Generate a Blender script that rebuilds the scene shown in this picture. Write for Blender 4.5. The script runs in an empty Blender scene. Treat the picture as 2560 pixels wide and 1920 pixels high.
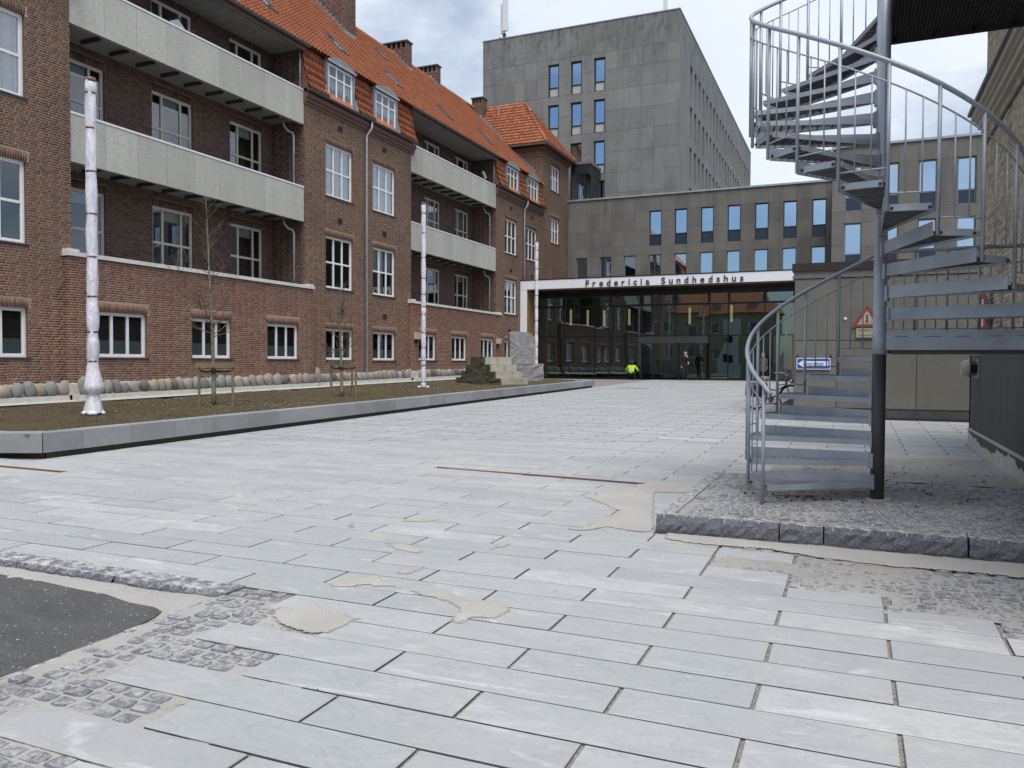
import bpy, math, random
import numpy as np
from mathutils import Matrix, Vector

random.seed(7); rng = np.random.default_rng(7)
SC = bpy.context.scene
COL = SC.collection
R = math.radians

# ------------------------------------------------------------------ camera, sky, sun, exposure
cam = bpy.data.cameras.new('camera'); cam.sensor_width = 36.0; cam.lens = 28.083
cam.clip_start = 0.05; cam.clip_end = 3000
camo = bpy.data.objects.new('camera', cam); COL.objects.link(camo)
yaw, pitch, roll = 0.40385, -0.02628, 0.00388
fw = Vector((-math.sin(yaw)*math.cos(pitch), math.cos(yaw)*math.cos(pitch), math.sin(pitch)))
rt = fw.cross(Vector((0, 0, 1))).normalized(); up = rt.cross(fw)
r2 = rt*math.cos(roll) + up*math.sin(roll); u2 = -rt*math.sin(roll) + up*math.cos(roll)
camo.matrix_world = Matrix(((r2.x, u2.x, -fw.x, 0), (r2.y, u2.y, -fw.y, 0), (r2.z, u2.z, -fw.z, 1.5), (0, 0, 0, 1)))
SC.camera = camo

SUN_DIR = Vector((0.27, -0.36, 0.9)).normalized()          # towards the sun
world = bpy.data.worlds.new('World'); SC.world = world; world.use_nodes = True
wt = world.node_tree; wt.nodes.clear()
def wn(t, **kw):
    n = wt.nodes.new(t)
    for k, v in kw.items(): setattr(n, k, v)
    return n
sky = wn('ShaderNodeTexSky', sky_type='NISHITA', sun_disc=False)
sky.sun_elevation = math.asin(SUN_DIR.z); sky.sun_rotation = math.atan2(SUN_DIR.x, SUN_DIR.y)
tc = wn('ShaderNodeTexCoord'); mp = wn('ShaderNodeMapping'); mp.inputs['Scale'].default_value = (1.0, 1.0, 1.9)
mp.inputs['Location'].default_value = (1.1, 7.7, 4.2)
n1 = wn('ShaderNodeTexNoise'); n1.inputs['Scale'].default_value = 1.7; n1.inputs['Detail'].default_value = 7; n1.inputs['Roughness'].default_value = 0.55
n2 = wn('ShaderNodeTexNoise'); n2.inputs['Scale'].default_value = 2.6; n2.inputs['Detail'].default_value = 8; n2.inputs['Roughness'].default_value = 0.5
cov = wn('ShaderNodeMapRange'); cov.inputs[1].default_value = 0.42; cov.inputs[2].default_value = 0.56
cr = wn('ShaderNodeValToRGB'); cr.color_ramp.elements[0].position = 0.3; cr.color_ramp.elements[0].color = (5.7, 6.4, 7.5, 1)
cr.color_ramp.elements[1].position = 0.68; cr.color_ramp.elements[1].color = (7.2, 7.65, 8.4, 1)
mx = wn('ShaderNodeMix', data_type='RGBA'); bg = wn('ShaderNodeBackground'); bg.inputs['Strength'].default_value = 0.1
wo = wn('ShaderNodeOutputWorld')
L = wt.links.new
L(tc.outputs['Generated'], mp.inputs['Vector']); L(mp.outputs[0], n1.inputs['Vector']); L(mp.outputs[0], n2.inputs['Vector'])
L(n1.outputs[0], cov.inputs[0]); L(n2.outputs[0], cr.inputs[0])
L(cov.outputs[0], mx.inputs[0]); L(sky.outputs[0], mx.inputs[6]); L(cr.outputs[0], mx.inputs[7])
L(mx.outputs[2], bg.inputs[0]); L(bg.outputs[0], wo.inputs[0])

sl = bpy.data.lights.new('sun', 'SUN'); sl.energy = 2.7; sl.angle = R(34); sl.color = (1.0, 0.965, 0.92)
so = bpy.data.objects.new('sun', sl); COL.objects.link(so)
so.rotation_euler = SUN_DIR.to_track_quat('Z', 'Y').to_euler(); so.location = (20, -14, 40)
vs = SC.view_settings; vs.view_transform = 'Standard'; vs.look = 'None'; vs.gamma = 1.0; vs.use_curve_mapping = False
vs.exposure = 0.35
try:
    SC.cycles.max_bounces = 8; SC.cycles.transparent_max_bounces = 12; SC.cycles.glossy_bounces = 4
except Exception: pass

# ------------------------------------------------------------------ helpers: objects
WM = {}
def _place(o, W, parent):
    if parent is not None:
        o.parent = parent; o.matrix_basis = WM[parent.name].inverted() @ W
    else:
        o.matrix_basis = W
    WM[o.name] = W
def tag(o, label=None, cat=None, group=None, kind=None):
    if label: o['label'] = label
    if cat: o['category'] = cat
    if group: o['group'] = group
    if kind: o['kind'] = kind
    return o
def thing(name, loc, label, cat, group=None, rz=0.0):
    o = bpy.data.objects.new(name, None); COL.objects.link(o); o.empty_display_size = 0.2
    _place(o, Matrix.Translation(loc) @ Matrix.Rotation(rz, 4, 'Z'), None)
    return tag(o, label, cat, group)
def inst(name, me, W, parent=None):
    o = bpy.data.objects.new(name, me); COL.objects.link(o); _place(o, W, parent); return o

class MB:
    def __init__(s): s.V = []; s.F = []; s.T = []
    def add(s, vs_, fs, tint=0.5):
        b = len(s.V); s.V += [tuple(v) for v in vs_]; s.F += [tuple(b+i for i in f) for f in fs]; s.T += [tint]*len(vs_)
        return s
    def box(s, x0, x1, y0, y1, z0, z1, tint=0.5, M=None):
        v = [(x0,y0,z0),(x1,y0,z0),(x1,y1,z0),(x0,y1,z0),(x0,y0,z1),(x1,y0,z1),(x1,y1,z1),(x0,y1,z1)]
        if M is not None: v = [tuple(M @ Vector(p)) for p in v]
        return s.add(v, [(0,3,2,1),(4,5,6,7),(0,1,5,4),(1,2,6,5),(2,3,7,6),(3,0,4,7)], tint)
    def bevbox(s, x0, x1, y0, y1, z0, z1, b, tint=0.5, M=None, jit=0.0):
        j = lambda: random.uniform(-jit, jit)
        v = []
        for zz, d in ((z0, 0), (z1-b, 0), (z1, b)):
            for (xx, sx), (yy, sy) in (((x0,1),(y0,1)),((x1,-1),(y0,1)),((x1,-1),(y1,-1)),((x0,1),(y1,-1))):
                v.append((xx+sx*d+(j() if zz > z0 else 0), yy+sy*d+(j() if zz > z0 else 0), zz))
        f = []
        for k in (0, 4):
            for i in range(4): f.append((k+i, k+(i+1)%4, k+4+(i+1)%4, k+4+i))
        f.append((8,9,10,11))
        if M is not None: v = [tuple(M @ Vector(p)) for p in v]
        return s.add(v, f, tint)
    def quad(s, a, b, c, d, tint=0.5): return s.add([a,b,c,d], [(0,1,2,3)], tint)
    def poly(s, pts, tint=0.5): return s.add(pts, [tuple(range(len(pts)))], tint)
    def tube(s, pts, r, n=8, cap=True, tint=0.5):
        P = [Vector(p) for p in pts]; m = len(P); rr = r if isinstance(r, (list, tuple)) else [r]*m
        vs_ = []; ref = None
        for i in range(m):
            t = (P[min(i+1,m-1)] - P[max(i-1,0)]).normalized()
            if ref is None:
                ref = Vector((0,0,1)) if abs(t.z) < 0.9 else Vector((1,0,0))
            a = t.cross(ref)
            if a.length < 1e-5: a = t.cross(Vector((1,0.3,0)))
            a.normalize(); b = t.cross(a).normalized(); ref = -b if False else ref
            for k in range(n):
                w = 2*math.pi*k/n; vs_.append(tuple(P[i] + a*math.cos(w)*rr[i] + b*math.sin(w)*rr[i]))
        fs = []
        for i in range(m-1):
            for k in range(n): fs.append((i*n+k, i*n+(k+1)%n, (i+1)*n+(k+1)%n, (i+1)*n+k))
        if cap: fs += [tuple(range(n))[::-1], tuple((m-1)*n+k for k in range(n))]
        return s.add(vs_, fs, tint)
    def lathe(s, prof, n=16, M=None, tint=0.5, wob=0.0):
        vs_ = []
        for r, z in prof:
            for k in range(n):
                w = 2*math.pi*k/n; q = r*(1+random.uniform(-wob, wob)); vs_.append((q*math.cos(w), q*math.sin(w), z))
        if M is not None: vs_ = [tuple(M @ Vector(p)) for p in vs_]
        m = len(prof); fs = []
        for i in range(m-1):
            for k in range(n): fs.append((i*n+k, i*n+(k+1)%n, (i+1)*n+(k+1)%n, (i+1)*n+k))
        fs += [tuple(range(n))[::-1], tuple((m-1)*n+k for k in range(n))]
        return s.add(vs_, fs, tint)
    def extrude(s, poly, fn, d0, d1, tint=0.5):
        """poly list of (a,b); fn(a,b,d)->xyz"""
        n = len(poly); v = [fn(a,b,d0) for a,b in poly] + [fn(a,b,d1) for a,b in poly]
        f = [tuple(range(n))[::-1], tuple(range(n,2*n))] + [(i,(i+1)%n,n+(i+1)%n,n+i) for i in range(n)]
        return s.add(v, f, tint)
    def mesh(s, name, mat, smooth=False, off=(0,0,0)):
        me = bpy.data.meshes.new(name)
        me.from_pydata([(x-off[0], y-off[1], z-off[2]) for x,y,z in s.V], [], s.F)
        at = me.attributes.new('tint', 'FLOAT', 'POINT'); at.data.foreach_set('value', s.T)
        if mat is not None: me.materials.append(mat)
        if smooth: me.polygons.foreach_set('use_smooth', [True]*len(me.polygons))
        me.update(); return me
    def build(s, name, mat, parent=None, smooth=False, kind=None, label=None, cat=None, group=None):
        A = np.array(s.V); lo = A.min(0); hi = A.max(0)
        o_ = ((lo[0]+hi[0])/2, (lo[1]+hi[1])/2, lo[2])
        o = inst(name, s.mesh(name, mat, smooth, o_), Matrix.Translation(o_), parent)
        return tag(o, label, cat, group, kind)
def fast_mesh(name, V, F4, T, mat, smooth=False):
    """V (n,3) F4 (m,4) numpy"""
    me = bpy.data.meshes.new(name); me.vertices.add(len(V)); me.vertices.foreach_set('co', V.astype(np.float32).ravel())
    m = len(F4); me.loops.add(4*m); me.loops.foreach_set('vertex_index', F4.astype(np.int32).ravel())
    me.polygons.add(m); me.polygons.foreach_set('loop_start', np.arange(0, 4*m, 4, dtype=np.int32))
    me.polygons.foreach_set('loop_total', np.full(m, 4, dtype=np.int32))
    if smooth: me.polygons.foreach_set('use_smooth', np.ones(m, dtype=bool))
    at = me.attributes.new('tint', 'FLOAT', 'POINT'); at.data.foreach_set('value', T.astype(np.float32))
    me.materials.append(mat); me.update(calc_edges=True); me.validate(); return me
def tri_fill(name, mat, rings_V, rings_F, T=None): pass

# ------------------------------------------------------------------ helpers: materials
class NT:
    def __init__(s, name):
        s.m = bpy.data.materials.new(name); s.m.use_nodes = True; s.t = s.m.node_tree; s.t.nodes.clear()
        s.out = s.n('ShaderNodeOutputMaterial')
    def n(s, t, **kw):
        x = s.t.nodes.new(t)
        for k, v in kw.items(): setattr(x, k, v)
        return x
    def l(s, a, b): s.t.links.new(a, b)
    def setin(s, sock, v):
        if hasattr(v, 'is_linked') or hasattr(v, 'links'): s.l(v, sock)
        else: sock.default_value = v
    def pos(s): return s.n('ShaderNodeNewGeometry').outputs['Position']
    def obj(s): return s.n('ShaderNodeTexCoord').outputs['Object']
    def tint(s): return s.n('ShaderNodeAttribute', attribute_name='tint').outputs['Fac']
    def noise(s, scale, detail=4, rough=0.5, vec=None, stretch=None, dist=0.0):
        v = vec if vec is not None else s.pos()
        if stretch is not None:
            mpn = s.n('ShaderNodeMapping'); mpn.inputs['Scale'].default_value = stretch; s.l(v, mpn.inputs[0]); v = mpn.outputs[0]
        x = s.n('ShaderNodeTexNoise'); x.inputs['Scale'].default_value = scale; x.inputs['Detail'].default_value = detail
        x.inputs['Roughness'].default_value = rough; x.inputs['Distortion'].default_value = dist; s.l(v, x.inputs['Vector']); return x.outputs[0]
    def voro(s, scale, vec=None, feature='F1'):
        x = s.n('ShaderNodeTexVoronoi', feature=feature); x.inputs['Scale'].default_value = scale; s.l(vec if vec is not None else s.pos(), x.inputs['Vector']); return x.outputs[0]
    def rng(s, v, a, b, c=0.0, d=1.0):
        x = s.n('ShaderNodeMapRange'); s.setin(x.inputs[0], v); x.inputs[1].default_value = a; x.inputs[2].default_value = b
        x.inputs[3].default_value = c; x.inputs[4].default_value = d; return x.outputs[0]
    def math(s, op, a, b=0.0):
        x = s.n('ShaderNodeMath', operation=op); s.setin(x.inputs[0], a); s.setin(x.inputs[1], b); return x.outputs[0]
    def mix(s, f, a, b, mode='MIX'):
        x = s.n('ShaderNodeMix', data_type='RGBA', blend_type=mode); s.setin(x.inputs[0], f)
        s.setin(x.inputs[6], c4(a)); s.setin(x.inputs[7], c4(b)); return x.outputs[2]
    def ramp(s, f, stops, interp='LINEAR'):
        x = s.n('ShaderNodeValToRGB'); s.l(f, x.inputs[0]); e = x.color_ramp.elements; x.color_ramp.interpolation = interp
        while len(e) < len(stops): e.new(0.5)
        for i, (p, c) in enumerate(stops): e[i].position = p; e[i].color = c4(c)
        return x.outputs[0]
    def sep(s, v):
        x = s.n('ShaderNodeSeparateXYZ'); s.l(v, x.inputs[0]); return x.outputs
    def bsdf(s, col, rough=0.8, metal=0.0, bump=None, bstr=0.3, bdist=0.01, spec=0.5, **kw):
        p = s.n('ShaderNodeBsdfPrincipled'); s.setin(p.inputs['Base Color'], c4(col)); s.setin(p.inputs['Roughness'], rough)
        s.setin(p.inputs['Metallic'], metal); p.inputs['Specular IOR Level'].default_value = spec
        for k, v in kw.items(): s.setin(p.inputs[k], v)
        if bump is not None:
            b = s.n('ShaderNodeBump'); b.inputs['Strength'].default_value = bstr; b.inputs['Distance'].default_value = bdist
            s.l(bump, b.inputs['Height']); s.l(b.outputs[0], p.inputs['Normal'])
        s.l(p.outputs[0], s.out.inputs[0]); return s.m
def c4(c):
    if isinstance(c, (tuple, list)) and len(c) == 3: return (*c, 1.0)
    return c
def plain(name, col, rough=0.6, metal=0.0, var=0.12, scale=6.0, bump=0.0, spec=0.5):
    t = NT(name); nz = t.noise(scale, 6, 0.6)
    c = t.mix(t.rng(nz, 0.3, 0.7), tuple(x*(1-var) for x in col), tuple(min(1, x*(1+var)) for x in col))
    f = t.noise(60, 3) if bump else None
    return t.bsdf(c, t.rng(nz, 0.3, 0.7, max(0.02, rough-0.08), min(1, rough+0.08)), metal, f, bump, 0.004, spec)

def brick_mat(name, stops, patch=None, warm=True):
    t = NT(name); ti = t.tint(); c = t.ramp(ti, stops)
    big = t.noise(0.35, 5, 0.6); c = t.mix(t.rng(big, 0.35, 0.7), c, t.mix(1.0, c, (0.78, 0.78, 0.80), 'MULTIPLY'))
    if patch:                       # old cleaned zone: redder brick low on the wall, irregular upper border
        z = t.sep(t.pos())[2]; w = t.noise(0.8, 5, 0.65)
        f = t.rng(t.math('ADD', z, t.math('MULTIPLY', w, -5.0)), 0.2, 2.4, 1.0, 0.0)
        c = t.mix(f, c, t.ramp(ti, patch))
    fine = t.noise(45, 4, 0.6); c = t.mix(t.rng(fine, 0.3, 0.7, 0.0, 0.35), c, t.mix(1.0, c, (0.55, 0.5, 0.5), 'MULTIPLY'))
    return t.bsdf(c, 0.9, 0, t.noise(90, 4), 0.2, 0.003, 0.2)
M = {}
OLD = [(0.0,(0.12,0.072,0.056)),(0.35,(0.162,0.094,0.068)),(0.75,(0.20,0.117,0.082)),(0.95,(0.24,0.145,0.10)),(1.0,(0.095,0.064,0.055))]
RED = [(0.0,(0.165,0.09,0.068)),(0.35,(0.215,0.115,0.083)),(0.75,(0.26,0.14,0.10)),(0.95,(0.30,0.165,0.115)),(1.0,(0.12,0.08,0.068))]
M['brick'] = brick_mat('brick_brown', OLD, RED)
M['brick_par'] = brick_mat('brick_red', [(0,(0.155,0.068,0.052)),(0.5,(0.205,0.09,0.066)),(0.9,(0.25,0.115,0.083)),(1,(0.11,0.06,0.053))], RED)
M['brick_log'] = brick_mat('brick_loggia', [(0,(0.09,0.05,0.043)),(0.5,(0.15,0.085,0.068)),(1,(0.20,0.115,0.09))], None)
M['brick_yel'] = brick_mat('brick_yellow', [(0,(0.30,0.26,0.19)),(0.4,(0.46,0.40,0.29)),(0.8,(0.58,0.51,0.37)),(1,(0.28,0.22,0.16))], None)
def mortar(name, col):
    t = NT(name); c = t.mix(t.rng(t.noise(0.5, 5, 0.6), 0.3, 0.7), tuple(x*0.78 for x in col), col)
    c = t.mix(t.rng(t.noise(40, 3), 0.35, 0.7, 0, 0.15), c, (0.16,0.13,0.11)); return t.bsdf(c, 0.95, 0, t.noise(120, 3), 0.4, 0.003, 0.2)
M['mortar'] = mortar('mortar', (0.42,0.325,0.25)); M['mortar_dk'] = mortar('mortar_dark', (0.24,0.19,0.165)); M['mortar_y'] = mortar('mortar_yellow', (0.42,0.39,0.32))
M['reveal'] = plain('brick_reveal', (0.15,0.085,0.065), 0.9)

def concrete(name, col, streak=0.5, agg=0.0, agg_col=(0.3,0.28,0.2), blot=0.35, stretch=(1,1,0.16), topz=None):
    t = NT(name); ti = t.tint()
    c = t.mix(t.rng(ti, 0, 1), tuple(x*0.86 for x in col), tuple(x*1.12 for x in col))
    st = t.noise(1.1, 8, 0.7, stretch=stretch); c = t.mix(t.rng(st, 0.46, 0.72, 0, streak), c, tuple(x*0.42 for x in col))
    bl = t.noise(0.45, 7, 0.62); c = t.mix(t.rng(bl, 0.42, 0.70, 0, blot), c, tuple(min(1,x*1.5) for x in col))
    if topz:
        zz = t.sep(t.pos())[2]; pk = t.noise(3.2, 6, 0.75, stretch=(1,1,0.35)); m_ = t.math('MULTIPLY', t.rng(zz, topz-1.5, topz+2.0), t.rng(pk, 0.5, 0.62)); c = t.mix(t.math('MULTIPLY', m_, 0.75), c, tuple(x*0.45 for x in col))
    fn = t.noise(14, 6, 0.7); c = t.mix(t.rng(fn, 0.35, 0.75, 0, 0.4), c, tuple(x*0.6 for x in col))
    if agg:
        v = t.noise(26, 3, 0.75); c = t.mix(t.rng(v, 0.48, 0.66, 0, agg), c, agg_col)
        c = t.mix(t.rng(t.noise(33, 2, 0.6), 0.60, 0.68, 0, agg), c, (0.13,0.115,0.08))
    return t.bsdf(c, 0.92, 0, fn, 0.35, 0.01, 0.3)
M['conc_tower'] = concrete('concrete_tower', (0.215,0.216,0.212), 0.5, blot=0.4, topz=24.6)
M['conc_wing'] = concrete('concrete_wing', (0.172,0.166,0.15), 0.75)
M['conc_annex'] = concrete('concrete_annex', (0.165,0.16,0.138), 0.45)
M['conc_balc'] = concrete('concrete_balcony', (0.47,0.47,0.435), 0.35, 0.6, (0.50,0.45,0.34), 0.2)
M['conc_kerb'] = concrete('concrete_planter', (0.27,0.28,0.285), 0.45, blot=0.5, stretch=(0.5,0.5,1.2))
M['conc_base'] = plain('concrete_dark_base', (0.07,0.065,0.06), 0.9)
M['render_dk'] = concrete('render_dark', (0.095,0.095,0.092), 0.3, blot=0.3)
M['render_lt'] = concrete('render_light', (0.48,0.47,0.45), 0.2)
M['soffit'] = concrete('concrete_soffit', (0.27,0.265,0.24), 0.35)
M['white'] = plain('white_paint', (0.80,0.80,0.79), 0.45, 0, 0.05)
M['cream'] = plain('cream_paint', (0.58,0.55,0.49), 0.5, 0, 0.08)
M['coping'] = plain('white_coping', (0.72,0.73,0.74), 0.4, 0, 0.06)
M['stonecop'] = concrete('limewashed_coping', (0.68,0.67,0.64), 0.5, blot=0.1, stretch=(1,1,1))
M['sill'] = plain('dark_sill', (0.055,0.06,0.07), 0.5)
M['lead'] = plain('lead_sheet', (0.27,0.285,0.31), 0.5, 0.35, 0.18, 3.0)
M['zinc'] = plain('zinc', (0.38,0.39,0.41), 0.42, 0.5, 0.15, 4.0)
M['gutter'] = plain('dark_gutter', (0.095,0.105,0.115), 0.45, 0.3, 0.2, 5.0)
M['fascia_w'] = plain('brown_fascia', (0.10,0.05,0.04), 0.7, 0, 0.3, 3)
M['galv'] = None
t = NT('galvanised_steel'); nz = t.noise(3.0, 8, 0.65); sp = t.voro(55)
c = t.mix(t.rng(nz, 0.3, 0.72), (0.27,0.30,0.35), (0.44,0.48,0.545)); c = t.mix(t.rng(sp, 0.1, 0.7, 0, 0.25), c, (0.34,0.375,0.43))
c = t.mix(t.rng(t.noise(9, 6, 0.75), 0.60, 0.75, 0, 0.5), c, (0.14,0.14,0.14))
M['galv'] = t.bsdf(c, t.rng(nz, 0.3, 0.7, 0.42, 0.62), 0.25, t.noise(40, 3), 0.1, 0.003)
M['steel_dk'] = plain('dark_grey_steel', (0.055,0.056,0.058), 0.55, 0.1, 0.25, 4.0)
M['grate'] = plain('grating_steel', (0.10,0.108,0.12), 0.5, 0.3, 0.2, 8.0)
M['alu_blk'] = plain('black_aluminium', (0.012,0.012,0.014), 0.35, 0.2, 0.1)
M['alu_dk'] = plain('dark_window_frame', (0.022,0.024,0.032), 0.4, 0.2, 0.1)
M['alu_gr'] = plain('grey_window_frame', (0.20,0.215,0.25), 0.4, 0.3, 0.1)
M['spandrel'] = plain('navy_spandrel', (0.018,0.03,0.06), 0.25, 0, 0.1)
M['spandrel_lt'] = plain('pale_spandrel', (0.42,0.43,0.42), 0.5, 0, 0.1, 8)
M['panelw'] = plain('white_facade_panel', (0.78,0.79,0.82), 0.4, 0, 0.03)
M['letter'] = plain('dark_letter', (0.03,0.03,0.045), 0.5)
M['wood_slat'] = plain('oak_slat', (0.27,0.155,0.075), 0.6, 0, 0.3, 3.0)
M['brown_band'] = plain('brown_metal_band', (0.035,0.02,0.016), 0.5)
M['tie'] = plain('brown_tape', (0.16,0.085,0.055), 0.5)
M['tie_blk'] = plain('black_strap', (0.012,0.012,0.012), 0.6)
M['curtain'] = plain('white_curtain', (0.85,0.84,0.85), 0.9, 0, 0.06)
M['blind'] = plain('grey_blind', (0.42,0.45,0.46), 0.8, 0, 0.06)
M['frost'] = plain('frosted_film', (0.22,0.27,0.29), 0.5, 0, 0.04)
M['interior'] = plain('interior_wall', (0.16,0.15,0.14), 0.9)
M['vent'] = plain('vent_grille', (0.05,0.025,0.02), 0.8)

def glass(name, tintc, base_refl, gain, wav=0.0, gcol=(0.95,0.97,1.0)):
    t = NT(name); fr = t.n('ShaderNodeFresnel'); fr.inputs[0].default_value = 1.5
    f = t.math('MINIMUM', t.math('ADD', t.math('MULTIPLY', fr.outputs[0], gain), base_refl), 0.95)
    tr = t.n('ShaderNodeBsdfTransparent'); tr.inputs[0].default_value = c4(tintc)
    gl = t.n('ShaderNodeBsdfGlossy'); gl.inputs['Roughness'].default_value = 0.0; gl.inputs[0].default_value = c4(gcol)
    if wav:
        b = t.n('ShaderNodeBump'); b.inputs['Strength'].default_value = wav; b.inputs['Distance'].default_value = 0.02
        t.l(t.noise(0.7, 2, 0.4), b.inputs['Height']); t.l(b.outputs[0], gl.inputs['Normal'])
    mxs = t.n('ShaderNodeMixShader'); t.l(f, mxs.inputs[0]); t.l(tr.outputs[0], mxs.inputs[1]); t.l(gl.outputs[0], mxs.inputs[2])
    t.l(mxs.outputs[0], t.out.inputs[0]); return t.m
M['glass'] = glass('window_glass', (0.88,0.91,0.91), 0.10, 1.7, 0.05)
M['glass_d'] = glass('dark_window_glass', (0.30,0.34,0.40), 0.60, 1.4, 0.03, (0.62,0.80,1.0))
M['glass_cw'] = glass('curtain_wall_glass', (0.34,0.42,0.41), 0.16, 1.5, 0.06, (0.72,0.92,0.95))

t = NT('clay_pantile'); ti = t.tint()
c = t.ramp(ti, [(0,(0.34,0.105,0.05)),(0.4,(0.43,0.145,0.066)),(0.8,(0.49,0.185,0.09)),(1,(0.30,0.10,0.055))])
lich = t.noise(0.9, 7, 0.7); c = t.mix(t.rng(lich, 0.52, 0.75, 0, 0.35), c, (0.20,0.12,0.09))
c = t.mix(t.rng(t.noise(30, 4, 0.7), 0.5, 0.75, 0, 0.3), c, (0.22,0.10,0.06)); M['tile'] = t.bsdf(c, 0.75, 0, t.noise(60, 3), 0.2, 0.004, 0.35)

t = NT('paving_stone'); ti = t.tint(); P = t.pos()
mo = t.n('ShaderNodeVectorMath', operation='ADD'); cx = t.n('ShaderNodeCombineXYZ'); t.l(t.math('MULTIPLY', ti, 37.0), cx.inputs[2]); t.l(P, mo.inputs[0]); t.l(cx.outputs[0], mo.inputs[1]); V = mo.outputs[0]
c = t.ramp(ti, [(0,(0.355,0.366,0.37)),(0.3,(0.39,0.402,0.404)),(0.7,(0.42,0.431,0.43)),(0.93,(0.455,0.46,0.452)),(1,(0.51,0.518,0.516))])
a = t.noise(2.4, 8, 0.65, V, (0.7,1.5,1), 1.4); c = t.mix(t.rng(a, 0.40, 0.62, 0, 0.6), c, (0.33,0.345,0.352)); du = t.noise(0.8, 7, 0.65); c = t.mix(t.rng(du, 0.5, 0.72, 0, 0.5), c, (0.48,0.465,0.435))
b = t.noise(2.6, 6, 0.6, V, (0.5,1.5,1), 2.0); c = t.mix(t.rng(b, 0.58, 0.74, 0, 0.55), c, (0.68,0.695,0.70))
w = t.noise(1.1, 4, 0.5, V, None, 0.6); c = t.mix(t.rng(w, 0.60, 0.72, 0, 0.30), c, (0.55,0.52,0.44))
e = t.noise(3.0, 6, 0.55, V, (0.6,1.3,1), 1.0); c = t.mix(t.rng(t.math('ABSOLUTE', t.math('SUBTRACT', e, 0.5)), 0.0, 0.02, 0.30, 0.0), c, (0.24,0.25,0.26))
fine = t.noise(38, 6, 0.75); c = t.mix(t.rng(fine, 0.38, 0.7, 0, 0.35), c, (0.27,0.275,0.28))
M['slab'] = t.bsdf(c, t.rng(a, 0.3, 0.7, 0.5, 0.72), 0, t.math('ADD', t.noise(9, 6, 0.6), t.math('MULTIPLY', fine, 0.3)), 0.25, 0.006, 0.4)

def granite(name, dk, lt, dust, ds=16, b_=0.8):
    t = NT(name); ti = t.tint(); v = t.noise(70, 4, 0.8); c = t.mix(t.rng(v, 0.38, 0.62), dk, lt)
    c = t.mix(t.rng(ti, 0, 1, 0.0, 0.30), c, tuple(x*1.6 for x in lt))
    nz = t.sep(t.n('ShaderNodeNewGeometry').outputs['Normal'])[2]
    d = t.math('MULTIPLY', t.rng(t.noise(ds, 6, 0.7), 0.42, 0.62), t.rng(nz, 0.5, 0.95)); c = t.mix(t.math('MULTIPLY', d, dust), c, (0.56,0.55,0.53))
    return t.bsdf(c, 0.75, 0, t.noise(28, 6, 0.7), b_, 0.012, 0.4)
M['sett'] = granite('granite_sett', (0.075,0.078,0.09), (0.20,0.205,0.228), 0.6, 22)
M['kerbstone'] = granite('granite_kerb', (0.05,0.054,0.063), (0.20,0.205,0.23), 0.9, 14, 0.35)
M['chip'] = plain('granite_drill_mark', (0.38,0.40,0.43), 0.8, 0, 0.2, 30)
t = NT('sand'); c = t.mix(t.rng(t.noise(2.0, 6, 0.6), 0.3, 0.7), (0.40,0.385,0.36), (0.50,0.482,0.455)); sp = t.noise(130, 3, 0.8)
c = t.mix(t.rng(sp, 0.42, 0.6, 0, 0.5), c, (0.36,0.335,0.31)); c = t.mix(t.rng(t.noise(60, 2), 0.66, 0.72, 0, 0.7), c, (0.12,0.11,0.11))
M['sand'] = t.bsdf(c, 0.97, 0, t.math('ADD', sp, t.math('MULTIPLY', t.noise(25, 5, 0.7), 2.0)), 0.7, 0.012, 0.2)
t = NT('thin_sand'); c = t.mix(t.rng(t.noise(2.0, 6, 0.6), 0.3, 0.7), (0.42,0.40,0.37), (0.52,0.50,0.465)); sp = t.noise(110, 3, 0.8); c = t.mix(t.rng(sp, 0.42, 0.6, 0, 0.5), c, (0.33,0.31,0.29)); t.bsdf(c, 0.97, 0, sp, 0.7, 0.012, 0.2)
ps = t.out.inputs[0].links[0].from_socket; tp = t.n('ShaderNodeBsdfTransparent'); ms = t.n('ShaderNodeMixShader'); al = t.rng(t.math('ADD', t.tint(), t.math('MULTIPLY', t.math('SUBTRACT', t.noise(42, 6, 0.75), 0.5), 1.5)), 0.40, 0.52); t.l(al, ms.inputs[0]); t.l(tp.outputs[0], ms.inputs[1]); t.l(ps, ms.inputs[2]); t.l(ms.outputs[0], t.out.inputs[0]); M['sand_thin'] = t.m
t = NT('dusty_sand'); c = t.mix(t.rng(t.noise(1.6, 6, 0.6), 0.3, 0.7), (0.36,0.345,0.32), (0.48,0.46,0.43)); sp = t.noise(90, 3, 0.8); c = t.mix(t.rng(sp, 0.42, 0.6, 0, 0.5), c, (0.20,0.19,0.18)); M['sand_dk'] = t.bsdf(c, 0.97, 0, sp, 0.7, 0.012, 0.2)
t = NT('joint_sand'); c = t.mix(t.rng(t.noise(60, 4, 0.7), 0.35, 0.65), (0.14,0.133,0.125), (0.34,0.32,0.29)); M['slab_edge'] = plain('shaded_slab_edge', (0.085,0.083,0.08), 0.95, 0, 0.4, 30); M['joint'] = t.bsdf(c, 0.98, 0, t.noise(90, 3), 0.7, 0.01, 0.1)  # slab_edge: dark side faces paint the shade inside the slab joints
t = NT('asphalt'); sp = t.noise(85, 3, 0.8); c = t.mix(t.rng(t.noise(1.3, 5, 0.6, None, (1,2.5,1)), 0.3, 0.7), (0.058,0.059,0.061), (0.09,0.088,0.085))
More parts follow.
